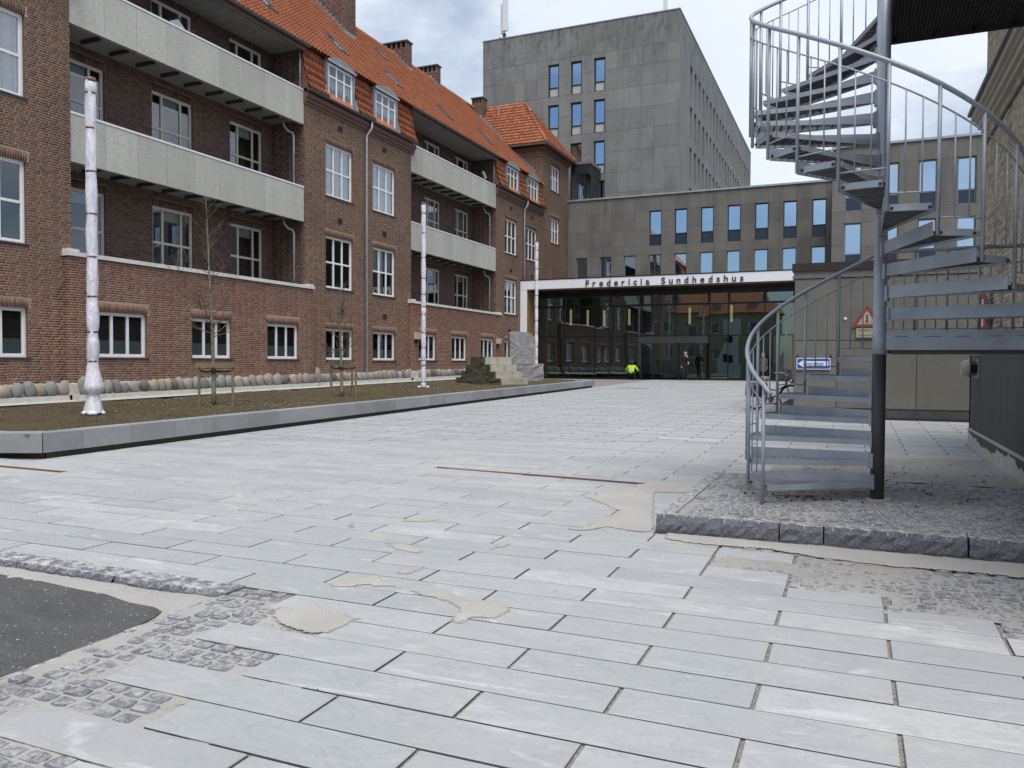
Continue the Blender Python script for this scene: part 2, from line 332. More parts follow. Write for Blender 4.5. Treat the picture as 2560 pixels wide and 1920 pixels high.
c = t.mix(t.rng(sp, 0.45, 0.65, 0, 0.45), c, (0.16,0.157,0.153)); c = t.mix(t.rng(t.noise(48, 1, 0.5), 0.70, 0.74, 0, 0.9), c, (0.5,0.5,0.5)); c = t.mix(t.rng(t.noise(5, 6, 0.7, None, (1,2.2,1)), 0.5, 0.7, 0, 0.5), c, (0.045,0.046,0.05)); M['asphalt'] = t.bsdf(c, 0.9, 0, sp, 0.8, 0.008, 0.4)
t = NT('soil'); c = t.mix(t.rng(t.noise(1.2, 7, 0.7), 0.35, 0.65), (0.085,0.063,0.042), (0.115,0.093,0.055)); c = t.mix(t.rng(t.noise(30, 5, 0.8), 0.5, 0.7, 0, 0.7), c, (0.15,0.125,0.085))
c = t.mix(t.rng(t.noise(14, 4, 0.7), 0.62, 0.7, 0, 0.5), c, (0.03,0.025,0.018)); M['soil'] = t.bsdf(c, 0.97, 0, t.noise(22, 6, 0.8), 1.0, 0.04, 0.1)
t = NT('dull_grass'); c = t.ramp(t.tint(), [(0,(0.12,0.095,0.055)),(0.5,(0.12,0.105,0.05)),(1,(0.16,0.14,0.085))]); M['grass'] = t.bsdf(c, 0.9, 0, None, spec=0.1)
t = NT('field_stone'); c = t.ramp(t.tint(), [(0,(0.13,0.125,0.12)),(0.25,(0.27,0.26,0.24)),(0.5,(0.36,0.30,0.25)),(0.7,(0.28,0.24,0.18)),(0.85,(0.40,0.33,0.29)),(1,(0.24,0.26,0.25))])
c = t.mix(t.rng(t.noise(7, 6, 0.7, dist=1.0), 0.45, 0.7, 0, 0.5), c, (0.15,0.14,0.13)); M['fieldstone'] = t.bsdf(c, 0.85, 0, t.noise(16, 6, 0.7), 0.6, 0.02, 0.3)
M['stonemortar'] = plain('pale_mortar', (0.50,0.47,0.42), 0.95, 0, 0.18, 5, 0.4)
M['gravel'] = plain('concrete_strip', (0.42,0.42,0.41), 0.95, 0, 0.2, 10, 0.5)
t = NT('old_sandstone'); c = t.mix(t.rng(t.noise(1.6, 7, 0.65), 0.3, 0.7), (0.30,0.285,0.225), (0.46,0.44,0.36)); c = t.mix(t.rng(t.noise(2.2, 6, 0.7, None, (3,3,0.4)), 0.52, 0.7, 0, 0.7), c, (0.16,0.14,0.07))
M['stone_lt'] = t.bsdf(c, 0.92, 0, t.noise(14, 7, 0.7), 0.5, 0.02, 0.2)
t = NT('mossy_stone'); c = t.mix(t.rng(t.noise(5, 7, 0.75), 0.3, 0.7), (0.055,0.052,0.036), (0.17,0.16,0.12)); M['stone_dk'] = t.bsdf(c, 0.95, 0, t.noise(9, 7, 0.8), 1.0, 0.06, 0.2)
t = NT('grey_granite'); c = t.mix(t.rng(t.noise(3.5, 7, 0.7, dist=0.8), 0.3, 0.7), (0.19,0.185,0.19), (0.36,0.35,0.355)); M['stone_gr'] = t.bsdf(c, 0.9, 0, t.noise(8, 7, 0.75), 0.9, 0.05, 0.2)
t = NT('white_wrap'); nz = t.noise(5, 6, 0.6, None, (1.6,1.6,0.6), 1.2); c = t.mix(t.rng(nz, 0.3, 0.7), (0.60,0.58,0.66), (0.80,0.79,0.84))
M['wrap'] = t.bsdf(c, 0.5, 0, nz, 0.9, 0.05, 0.4)
M['stake'] = plain('pale_timber', (0.20,0.155,0.09), 0.8, 0, 0.25, 7)
t = NT('young_bark'); c = t.mix(t.rng(t.noise(9, 6, 0.7), 0.35, 0.65), (0.13,0.115,0.08), (0.26,0.245,0.18)); M['bark'] = t.bsdf(c, 0.9, 0, t.noise(40, 4), 0.5, 0.01, 0.2)
M['twig'] = plain('twig_bark', (0.105,0.075,0.055), 0.85, 0, 0.25, 9)
M['rust'] = plain('rusty_iron', (0.155,0.07,0.042), 0.85, 0.1, 0.35, 25)
M['iron'] = plain('cast_iron', (0.035,0.033,0.032), 0.7, 0.2, 0.2)
M['blue'] = plain('sign_blue', (0.015,0.09,0.48), 0.4, 0, 0.06); M['signw'] = plain('sign_white', (0.78,0.79,0.80), 0.4, 0, 0.04)
M['red'] = plain('sign_red', (0.24,0.045,0.035), 0.5, 0, 0.2, 9); M['faded'] = plain('sign_faded_yellow', (0.36,0.34,0.23), 0.6, 0, 0.25, 9)
M['signblk'] = plain('sign_black', (0.02,0.02,0.02), 0.5)
M['lampwht'] = plain('lamp_cream', (0.62,0.57,0.47), 0.4)
M['lampgrey'] = plain('lamp_grey', (0.36,0.345,0.30), 0.45, 0.1, 0.15)
M['hivis'] = plain('hi_vis_yellow', (0.45,0.72,0.03), 0.7, 0, 0.1, 9); M['reflective'] = plain('reflective_tape', (0.55,0.57,0.52), 0.4)
M['clothdk'] = plain('navy_cloth', (0.010,0.011,0.02), 0.9); M['skin'] = plain('skin', (0.50,0.30,0.22), 0.6, 0, 0.05); M['hairb'] = plain('blond_hair', (0.36,0.26,0.15), 0.7)
M['hairg'] = plain('grey_hair', (0.35,0.34,0.33), 0.7); M['hairdk'] = plain('dark_hair', (0.02,0.016,0.014), 0.7); M['coat'] = plain('taupe_coat', (0.10,0.088,0.082), 0.9); M['shoe'] = plain('white_shoe', (0.6,0.6,0.6), 0.6)
M['bag'] = plain('pale_bag', (0.42,0.46,0.55), 0.6)
M['maroon'] = plain('maroon_canvas', (0.075,0.012,0.03), 0.8); M['blk'] = plain('black_rubber', (0.012,0.012,0.013), 0.6); M['chrome'] = plain('chrome', (0.6,0.6,0.6), 0.25, 0.9)
M['tan'] = plain('tan_saddle', (0.46,0.36,0.22), 0.7); M['bikeframe'] = plain('dark_blue_paint', (0.012,0.016,0.04), 0.3)
M['ply'] = plain('rough_timber_board', (0.16,0.10,0.045), 0.85, 0, 0.35, 2.5)
M['lobfloor'] = plain('lobby_floor', (0.12,0.12,0.12), 0.4); M['lobwall'] = plain('lobby_wall', (0.30,0.29,0.27), 0.8)
t = NT('lit_pendant'); em = t.n('ShaderNodeEmission'); em.inputs[0].default_value = (1.0,0.80,0.42,1); em.inputs[1].default_value = 0.55; t.l(em.outputs[0], t.out.inputs[0]); M['pend'] = t.m
M['pale_yel'] = plain('ochre_render', (0.36,0.32,0.20), 0.9); M['whitewash'] = plain('whitewash', (0.62,0.63,0.64), 0.9)

# ------------------------------------------------------------------ helpers: walls, bricks, windows
def g(y): return 0.0125*(y-8.0)
FX = lambda c: (lambda u, v, n: (c+n, u, v))            # wall facing +X at X=c : u=Y, v=Z
FNY = lambda c: (lambda u, v, n: (u, c-n, v))           # wall facing -Y at Y=c : u=X
FPY = lambda c: (lambda u, v, n: (u, c+n, v))           # wall facing +Y
FNX = lambda c: (lambda u, v, n: (c-n, u, v))           # wall facing -X
FLIP = {'FX': False}
def wall_mb(fn, u0, u1, v0, v1, holes, mb=None):
    mb = mb or MB()
    us = sorted(set([u0,u1]+[min(max(h[i],u0),u1) for h in holes for i in (0,1)])); vs_ = sorted(set([v0,v1]+[min(max(h[i],v0),v1) for h in holes for i in (2,3)]))
    for i in range(len(us)-1):
        for j in range(len(vs_)-1):
            cu=(us[i]+us[i+1])/2; cv=(vs_[j]+vs_[j+1])/2
            if any(h[0]<cu<h[1] and h[2]<cv<h[3] for h in holes): continue
            mb.quad(fn(us[i],vs_[j],0),fn(us[i+1],vs_[j],0),fn(us[i+1],vs_[j+1],0),fn(us[i],vs_[j+1],0))
    return mb
def reveal_mb(fn, holes, d, mb=None):
    mb = mb or MB()
    for a,b,c,e in holes:
        for p,q in (((a,c),(b,c)),((b,c),(b,e)),((b,e),(a,e)),((a,e),(a,c))):
            mb.quad(fn(p[0],p[1],0),fn(q[0],q[1],0),fn(q[0],q[1],-d),fn(p[0],p[1],-d))
    return mb
CRS = 0.0667
def brick_list(u0, u1, v0, v1, holes, soldiers=()):
    out = []; hs = list(holes)+list(soldiers)
    k0 = int(math.floor(v0/CRS)); k1 = int(math.ceil(v1/CRS))
    for k in range(k0, k1):
        va = max(k*CRS, v0); vb = min(k*CRS+CRS-0.0155, v1)
        if vb-va < 0.02: continue
        segs = [(u0,u1)]
        for h in hs:
            if h[2] < vb and h[3] > va:
                ns = []
                for a,b in segs:
                    if h[1] <= a or h[0] >= b: ns.append((a,b)); continue
                    if h[0] > a: ns.append((a,h[0]))
                    if h[1] < b: ns.append((h[1],b))
                segs = ns
        off = (k%2)*0.30+((k//2)%2)*0.06
        for a,b in segs:
            u = math.floor((a-off)/0.6)*0.6+off
            while u < b:
                for l in (0.225,0.225,0.105):
                    p = max(u,a); q = min(u+l,b)
                    if q-p > 0.015: out.append((p,q,va,vb))
                    u += l+0.015
    for a,b,c,e in soldiers:
        u = a
        while u+0.05 < b: out.append((u,u+0.055,c,e-0.01)); u += 0.0667
    return out
def bricks_arrays(bl, fn, flip=False):
    B = np.array(bl); n = len(B); pr = 0.003+rng.uniform(-0.0015,0.0015,n); T = np.repeat(rng.random(n),8)
    c = np.zeros((n,8,3))
    for i,(iu,iv,fr) in enumerate(((0,2,0),(1,2,0),(1,3,0),(0,3,0),(0,2,1),(1,2,1),(1,3,1),(0,3,1))):
        x,y,z = fn(B[:,iu],B[:,iv],np.where(fr,pr,-0.004)); c[:,i,0]=x; c[:,i,1]=y; c[:,i,2]=z
    f = np.array([(4,5,6,7),(0,1,5,4),(1,2,6,5),(2,3,7,6),(3,0,4,7)])
    if flip: f = f[:,::-1]
    F = (np.arange(n)[:,None,None]*8+f[None]).reshape(-1,4)
    return c.reshape(-1,3),F,T
class Bricks:
    def __init__(s): s.V=[]; s.F=[]; s.T=[]; s.n=0
    def add(s, bl, fn, flip=False):
        if not bl: return
        V,F,T = bricks_arrays(bl,fn,flip); s.V.append(V); s.F.append(F+s.n); s.T.append(T); s.n += len(V)
    def build(s, name, mat, parent, label=None):
        me = fast_mesh(name, np.concatenate(s.V), np.concatenate(s.F), np.concatenate(s.T), mat)
        o = inst(name, me, Matrix.Identity(4), parent); tag(o, label, kind='stuff'); return o
BV = {}
def brick_obj(parent, b, axis, c, mat, name='brick'):
    """one brick as an object of its own, mesh shared between alike bricks"""
    w = round(b[1]-b[0],2); h = round(b[3]-b[2],2); key = (w,h,mat.name,random.randrange(6))
    if key not in BV:
        mb = MB(); mb.box(-0.004,0.0035,-w/2,w/2,-h/2,h/2,random.random()); BV[key] = mb.mesh(name, mat)
    u=(b[0]+b[1])/2; v=(b[2]+b[3])/2
    if axis=='X': W = Matrix.Translation((c,u,v))
    elif axis=='NX': W = Matrix.Translation((c,u,v)) @ Matrix.Rotation(math.pi,4,'Z')
    return inst(name, BV[key], W, parent)

WP = {}
def window_proto(key, w, h, cols, rows, fw=0.055, mw=0.05, frame='white', glassm='glass', dep=0.07, sill='sill', extra=None, sash=True):
    """prototype in local XZ plane, facing -Y, lower left corner at the origin; returns list of (name, mesh)"""
    if key in WP: return WP[key]
    mb = MB(); mb.box(0,w,0,dep,0,fw); mb.box(0,w,0,dep,h-fw,h); mb.box(0,fw,0,dep,fw,h-fw); mb.box(w-fw,w,0,dep,fw,h-fw)
    cs = [0]+list(np.cumsum(cols)/sum(cols)); rs = [0]+list(np.cumsum(rows)/sum(rows)); iw=w-2*fw; ih=h-2*fw
    for c in cs[1:-1]: x=fw+c*iw; mb.box(x-mw/2,x+mw/2,0.004,dep-0.004,fw,h-fw)
    for r in rs[1:-1]:
        z=fw+r*ih; mb.box(fw,w-fw,0.007,dep-0.007,z-mw/2,z+mw/2)
    parts = [('window', mb.mesh('window', M[frame]))]
    for i in range(len(cs)-1):
        for j in range(len(rs)-1):
            x0=fw+cs[i]*iw; x1=fw+cs[i+1]*iw; z0=fw+rs[j]*ih; z1=fw+rs[j+1]*ih
            p = MB(); q=MB(); s_=0.034 if sash else 0.0
            if sash:
                for bx in ((x0,x1,z0,z0+s_),(x0,x1,z1-s_,z1),(x0,x0+s_,z0+s_,z1-s_),(x1-s_,x1,z0+s_,z1-s_)): q.box(bx[0],bx[1],0.012,dep-0.014,bx[2],bx[3])
                parts.append(('sash', q.mesh('sash', M[frame])))
            p.quad((x0+s_,dep*0.55,z0+s_),(x1-s_,dep*0.55,z0+s_),(x1-s_,dep*0.55,z1-s_),(x0+s_,dep*0.55,z1-s_)); parts.append(('pane', p.mesh('pane', M[glassm])))
    if sill:
        p = MB(); p.box(-0.05,w+0.05,-0.13,0.05,-0.045,-0.003); parts.append(('sill', p.mesh('sill', M[sill])))
    for nm, boxes, mt in (extra or []):
        p = MB()
        for bx in boxes: p.box(*bx)
        parts.append((nm, p.mesh(nm, M[mt])))
    WP[key] = parts; return parts
def put_window(parts, W, parent):
    o = inst(parts[0][0], parts[0][1], W, parent)
    for nm, me in parts[1:]: inst(nm, me, W, o)
    return o
def WX(c, u, v): return Matrix.Translation((c,u,v)) @ Matrix.Rotation(R(90),4,'Z')     # facing +X
def WNY(c, u, v): return Matrix.Translation((u,c,v))                                   # facing -Y
def folds(x0,x1,z0,z1,y,n=7,a=0.02):
    out=[]; d=(x1-x0)/n
    for i in range(n): out.append((x0+i*d,x0+(i+1)*d+0.001*(i%2),y+(a if i%2 else 0),y+0.012+(a if i%2 else 0),z0,z1))
    return out

# ------------------------------------------------------------------ the long brick building on the left
FP=-19.5; BW=-21.05; PP=-19.27
BB = thing('brick_building',(FP,30,0.3),'long brown brick building with orange tiled mansard roof and concrete balconies','building')
UP=(8.2,10.3); MID=(4.5,6.6); GND=(1.6,2.87)
bk = Bricks(); bkp = Bricks(); bkl = Bricks(); walls = MB(); rev = MB()
def dkwall(fn,u0,u1,v0,v1,holes=(),name='loggia_wall'):
    return wall_mb(fn,u0,u1,v0,v1,list(holes)).build(name,M['mortar_dk'],BB)
win_w = window_proto('B2x3',1.9,2.1,[1,1,1],[1,1],0.06,0.07,'white','glass')
win_c = window_proto('B2x3c',1.9,2.1,[1,1,1],[1,1],0.06,0.07,'white','glass',extra=[('curtain',folds(0.06,1.84,0.06,2.04,0.085,13),'curtain')])
win_b = window_proto('B2x3b',1.9,2.1,[1,1,1],[1,1],0.06,0.07,'white','glass',extra=[('blind',[(0.06,1.84,0.15,0.16,1.1,2.04)],'blind')])
win_g = window_proto('Bg',1.9,1.27,[1,1,1],[1],0.06,0.075,'white','glass',extra=[('frosted_film',[(0.06,1.84,0.075,0.08,0.06,0.48)],'frost')])
win_gl = window_proto('Bgl',1.75,1.27,[1,1,1],[1],0.06,0.075,'white','glass',extra=[('frosted_film',[(0.06,1.69,0.075,0.08,0.06,0.48)],'frost')])
win_e = window_proto('E',1.78,1.75,[1,1,1],[1.1,1],0.06,0.07,'white','glass',extra=[('blind',[(0.06,1.72,0.2,0.21,0.06,1.69)],'blind')])
win_l = window_proto('L',1.75,2.55,[0.52,1,0.52],[1.35,1.15],0.06,0.075,'cream','glass',sill=None,extra=[('blind',[(0.5,1.25,0.13,0.14,2.15,2.49)],'blind')])
win_l2 = window_proto('L2',1.75,2.55,[0.52,1,0.52],[1.35,1.15],0.06,0.075,'cream','glass',sill=None,extra=[('curtain',folds(0.06,1.69,0.06,2.49,0.2,11),'blind')])
win_t = window_proto('T',1.75,2.1,[0.6,1.2,0.6],[1.4,0.75],0.06,0.075,'white','glass',sill=None)
wins = []
def pav(y0,y1,z0,z1,wy,top=True,kinds=('c','w'),mat='X'):
    hs=[]
    for i,y in enumerate(wy):
        for (a,b),kd in ((UP,'c'),(MID,'m'),(GND,'g')):
            if kd=='c' and not top: continue
            hs.append((y,y+1.9,a,b)); wins.append((y,a,kd))
    return hs
def do_wall(fn,u0,u1,v0,v1,hs,bset,flip=False,wl=None,solds=True,skip=None):
    wall_mb(fn,u0,u1,v0,v1,hs).build('wall' if wl is None else 'loggia_wall',M['mortar'] if wl is None else M['mortar_dk'],BB); reveal_mb(fn,hs,0.16,rev)
    so_=[(h[0]-0.07,h[1]+0.07,h[3]+0.005,h[3]+0.235) for h in hs if h[3]+0.24<v1] if solds else []
    bl=brick_list(u0,u1,v0,v1,hs,so_)
    if skip: bl=[b for b in bl if not skip(b)]
    bset.add(bl,fn,flip); return bl
# pavilions A, B, C and the taller end block
hA=pav(10,15.27,0.3,11.8,[12.1]); hB=pav(25.28,33.3,0.3,11.8,[26.6,30.0]); hC=pav(43.2,51,0.3,11.8,[44.45,47.87])
# nearest bricks of pavilion A are objects of their own
def cam_d(b,c): return math.hypot(c,(b[0]+b[1])/2)+abs((b[2]+b[3])/2-5.0)*0.3
soA=[(h[0]-0.07,h[1]+0.07,h[3]+0.005,h[3]+0.235) for h in hA]
blA=brick_list(10,15.27,0.4,11.85,hA,soA); vis=sorted([b for b in blA if b[0]>13.3 and b[1]-b[0]>0.2],key=lambda b:cam_d(b,FP))[:300]; visset=set(vis)
wall_mb(FX(FP),10,15.27,0.3,11.85,hA).build('wall',M['mortar'],BB); reveal_mb(FX(FP),hA,0.16,rev); bk.add([b for b in blA if b not in visset],FX(FP))
brick_singles=vis
do_wall(FX(FP),25.28,33.3,0.4,11.85,hB,bk)
do_wall(FX(FP),43.2,50.73,0.4,11.85,hC,bk)
hE=[(52.35,54.13,13.55,15.3),(52.35,54.13,9.93,11.68)]
for z in (13.55,9.93): wins.append((52.35,z,'e'))
do_wall(FX(FP),50.73,56.04,0.4,16.1,hE,bk)
do_wall(FNY(50.73),-26.0,FP,11.5,16.1,[],bk)                                 # end block side wall above the roof
dkwall(FPY(56.04),-31,FP,0.3,16.1,(),'gable_wall')
# bricked-up opening on the end block
ub = Bricks(); ub.add(brick_list(52.35,54.1,6.9,8.05,[]),FX(FP+0.03)); 
mbx=MB(); mbx.box(FP,FP+0.028,52.35,54.1,6.9,8.05); mbx.build('blocked_window_infill',M['mortar'],BB); ub.build('infill_bricks',M['brick_par'],BB)
for nm,(y,z,kd) in zip(range(99),wins):
    pr={'c':win_c,'m':win_b if y<40 and y>29 else win_w,'g':win_g,'e':win_e}[kd]
    if kd=='c' and y>40: pr=win_w
    put_window(pr,WX(FP-0.09,y,z),BB)
# loggias: back wall, side walls, ground floor projecting wall
for (l0,l1) in ((15.27,25.28),(33.3,43.2)):
    if l0<20: wy=[15.9,19.43,22.96]
    else: wy=[33.85,37.36,40.88]
    hs=[]
    for y in wy:
        hs+= [(y,y+1.75,11.22,13.32),(y,y+1.75,7.78,10.33),(y,y+1.75,4.05,6.6)]
        put_window(win_t,WX(BW-0.07,y,11.22),BB); put_window(win_l if y<23 else win_l2,WX(BW-0.07,y,7.78),BB); put_window(win_l,WX(BW-0.07,y,4.05),BB)
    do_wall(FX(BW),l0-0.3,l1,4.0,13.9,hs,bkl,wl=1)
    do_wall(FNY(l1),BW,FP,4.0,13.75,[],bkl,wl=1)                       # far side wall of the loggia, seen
    dkwall(FPY(l0),BW,FP,4.0,13.75)                              # near side wall
    gy=[15.8,19.3,22.84] if l0<20 else [33.65,37.1,40.63]
    hg=[(y,y+1.75,1.62,2.9) for y in gy]
    for y in gy: put_window(win_gl,WX(PP-0.09,y,1.62),BB)
    p0=l0-0.26; p1=l1+0.2
    do_wall(FX(PP),p0,p1,0.4,4.32,hg,bkp); do_wall(FNY(p0),FP,PP,0.4,4.32,[],bkp); wall_mb(FPY(p1),FP,PP,0.4,4.32,[]).build('wall',M['mortar'],BB)
    mb=MB(); mb.box(PP-0.30,PP+0.05,p0-0.04,p1+0.05,4.325,4.44); mb.box(PP-0.35,PP+0.02,p0-0.02,p0+0.30,4.445,4.52); mb.box(PP-0.35,PP+0.02,p1-0.28,p1,4.445,4.50)
    mb.build('parapet_coping',M['stonecop'],BB)
    mb=MB(); mb.quad((PP-0.3,p0,4.1),(PP-0.3,p1,4.1),(BW,p1,4.1),(BW,p0,4.1)); mb.quad((PP-0.3,p0,4.1),(PP-0.3,p1,4.1),(PP-0.3,p1,4.4),(PP-0.3,p0,4.4)); mb.build('terrace_floor',M['soffit'],BB)
    # two balconies
    for zb,zt in ((6.91,8.20),(10.62,11.90)):
        mb=MB(); mb.box(BW-0.02,-19.64,l0+0.01,l1-0.01,zb+0.16,zb+0.34); bal=mb.build('balcony',M['soffit'],BB)
        n=9; wd=(l1-l0-0.03)/n
        for i in range(n):
            m2=MB(); a=l0+0.015+i*wd; m2.bevbox(-0.07,0.07,-wd/2+0.005,wd/2-0.005,zb,zt,0.008,random.random())
            m2.V=[(x-19.60,y+a+wd/2,z) for x,y,z in m2.V]; m2.build('panel',M['conc_balc'],bal)
        m2=MB(); m2.box(-19.74,-19.515,l0+0.012,l1-0.012,zt+0.003,zt+0.062); m2.build('coping',M['coping'],bal)
        for i in range(10):
            m2=MB(); y=l0+0.35+i*0.97; m2.box(BW+0.35,-19.95,y-0.035,y+0.035,zb+0.05,zb+0.158); m2.build('bracket',M['steel_dk'],bal)
        # downpipe with swan neck at the far end
        m2=MB(); m2.tube([(-20.05,l1-0.55,zb+0.16),(-20.05,l1-0.55,zb-0.12),(-20.0,l1-0.4,zb-0.28),(-19.85,l1-0.28,zb-0.36),(-19.82,l1-0.26,zb-0.5),(-19.82,l1-0.26,zb-2.5)],0.045,8); m2.build('downpipe',M['zinc'],BB,True)
    m2=MB(); m2.tube([(-19.62,l1-0.12,13.5),(-19.62,l1-0.12,11.95)],0.04,8); m2.build('downpipe',M['zinc'],BB,True)
    if l0<20:
        for zb in (6.91,10.62):
            m2=MB(); m2.tube([(-19.9,l0+0.3,zb+0.16),(-19.9,l0+0.28,zb-0.15),(-19.85,l0+0.1,zb-0.3),(-19.85,l0-0.1,zb-0.32)],0.05,8); m2.build('downpipe',M['zinc'],BB,True)
    # eave above the loggia: boarded soffit in panels, fascia, gutter
    ny=int((l1-l0)/0.5); sof=MB(); sof.box(BW,-19.42,l0,l1,13.52,13.58); so_=sof.build('eave_soffit',M['soffit'],BB)
    pm=MB(); pm.bevbox(-0.185,0.185,-0.235,0.235,0,0.03,0.012); pme=pm.mesh('soffit_board',M['soffit'])
    for i in range(ny):
        for j in range(4): inst('soffit_board',pme,Matrix.Translation((BW+0.22+j*0.4,l0+0.25+i*0.5,13.518)) @ Matrix.Rotation(math.pi,4,'X'),so_)
    m2=MB(); m2.box(-19.44,-19.40,l0-0.02,l1,13.35,13.62); m2.build('eave_fascia',M['fascia_w'],BB)
    m2=MB(); n=10; pr_=[(-19.32+0.075*math.cos(math.pi+math.pi*k/n),13.60+0.075*math.sin(math.pi+math.pi*k/n)) for k in range(n+1)]+[(-19.255,13.60),(-19.385,13.60)]
    m2.extrude(pr_,lambda a,b,d:(a,d,b),l0-0.1,l1+0.1); m2.build('gutter',M['gutter'],BB)
rev.build('window_reveals',M['reveal'],BB)
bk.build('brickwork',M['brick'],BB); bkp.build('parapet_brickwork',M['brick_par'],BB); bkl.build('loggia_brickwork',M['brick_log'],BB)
for b in brick_singles: brick_obj(BB,b,'X',FP,M['brick'])
# vents
for y,z in ((27.57,11.05),(30.96,11.03),(27.56,7.3),(30.95,7.28),(27.66,3.6),(30.97,3.57),(45.4,11.0),(48.9,11.0),(45.4,7.2),(48.9,7.2),(45.2,3.5)):
    mb=MB(); mb.box(FP-0.02,FP+0.012,y-0.16,y+0.16,z-0.11,z+0.11); v=mb.build('vent_grille',M['vent'],BB)
    for k in range(5):
        m2=MB(); m2.box(FP+0.013,FP+0.022,y-0.15,y+0.15,z-0.1+k*0.045,z-0.085+k*0.045); m2.build('slat',M['vent'],v)
# cornices, gutters and downpipes of the pavilions
for y0,y1 in ((9.9,15.3),(25.24,33.45),(43.16,50.72)):
    for d,za,zb in ((0.05,11.42,11.52),(0.10,11.525,11.66),(0.16,11.665,11.86)):
        mb=MB(); mb.box(FP-0.1,FP+d,y0,y1+d*0.5,za,zb); mb.build('cornice',M['reveal'],BB)
    m2=MB(); n=10; pr_=[(FP+0.25+0.085*math.cos(math.pi+math.pi*k/n),11.95+0.085*math.sin(math.pi+math.pi*k/n)) for k in range(n+1)]+[(FP+0.325,11.95),(FP+0.175,11.95)]
    m2.extrude(pr_,lambda a,b,d:(a,d,b),y0-0.05,y1+0.1); m2.build('gutter',M['gutter'],BB)
for y,zb in ((29.38,1.05),(47.33,6.9)):
    m2=MB(); m2.tube([(FP+0.25,y+0.18,11.87),(FP+0.25,y+0.17,11.6),(FP+0.10,y,11.25),(FP+0.09,y,zb),(FP+0.09,y+(0.16 if zb<2 else 0.1),zb-(0.2 if zb<2 else 0.12)),(FP+0.16,y+0.17,zb-(0.6 if zb<2 else 0.2))],0.055,8); m2.build('downpipe',M['zinc'],BB,True)
# ---- roof
K46=math.tan(R(46)); RZ=lambda x:13.65+K46*(-19.4-x)
TP=[(0.0,0.050),(0.03,0.074),(0.065,0.068),(0.105,0.022),(0.15,0.0),(0.19,0.012),(0.214,0.052)]
def tile_verts(w=0.21,l=0.335):
    v=[]
    for s,lift in ((-0.045,0.045),(l,0.0)):
        for u,h in TP: v.append((u*w/0.21,s,h+lift))
    for u,h in TP: v.append((u*w/0.21,-0.03,h+0.045-0.032))
    n=len(TP); f=[(i,i+1,n+i+1,n+i) for i in range(n-1)]+[(2*n+i,2*n+i+1,i+1,i) for i in range(n-1)]
    return np.array(v),np.array(f)
TV,TF=tile_verts()
def tile_field(origins, A, S, Nn):
    """origins (n,3); A,S,N (n,3) per tile"""
    n=len(origins); V=(origins[:,None,:]+TV[None,:,0:1]*A[:,None,:]+TV[None,:,1:2]*S[:,None,:]+TV[None,:,2:3]*Nn[:,None,:]).reshape(-1,3)
    F=(np.arange(n)[:,None,None]*len(TV)+TF[None]).reshape(-1,4); T=np.repeat(rng.random(n),len(TV)); return V,F,T
def plane_tiles(O,a,s,nu,nv,keep=None,w=0.21,l=0.335):
    O=np.array(O);a=np.array(a);s=np.array(s);nn=np.cross(a,s); out=[]
    for j in range(nv):
        for i in range(nu):
            p=O+a*(i*w)+s*(j*l)
            if keep is None or keep(p,p+a*w,i,j): out.append(p)
    P=np.array(out)+nn*0.0; k=len(P); return P,np.tile(a,(k,1)),np.tile(s,(k,1)),np.tile(nn,(k,1))
deck=MB(); Y0,Y1=8.0,50.9
deck.quad((-19.36,Y0,RZ(-19.36)-0.05),(-19.36,Y1,RZ(-19.36)-0.05),(-25.3,Y1,RZ(-25.3)-0.05),(-25.3,Y0,RZ(-25.3)-0.05))
deck.quad((-25.3,Y0,RZ(-25.3)-0.05),(-25.3,Y1,RZ(-25.3)-0.05),(-31.2,Y1,13.6),(-31.2,Y0,13.6))
roof=deck.build('roof',M['tile'],BB)
s46=np.array((-math.cos(R(46)),0,math.sin(R(46)))); a1=np.array((0,1.0,0))
CH=[(-25.75,-23.3,33.35,34.3,22.6),(-26.0,-24.25,40.9,41.5,20.35),(-26.4,-24.75,45.5,46.0,20.58),(-25.6,-24.75,52.3,53.1,20.6)]
def keep(p,q,i,j):
    for x0,x1,y0,y1,_ in CH[:3]:
        if y0-0.15<p[1]<y1-0.05 and x0<p[0]<x1+0.02: return False
    return not (p[1]>50.2)
# a is +Y, slope up is s46: normal = a x s must point outward (+X,+Z)
Pm,Am,Sm,Nm=plane_tiles((-19.36,20.0,RZ(-19.36)),a1,s46,146,25,keep)
Nm=-Nm if Nm[0][2]<0 else Nm
tv=[tile_field(Pm,Am,Sm,Nm)]
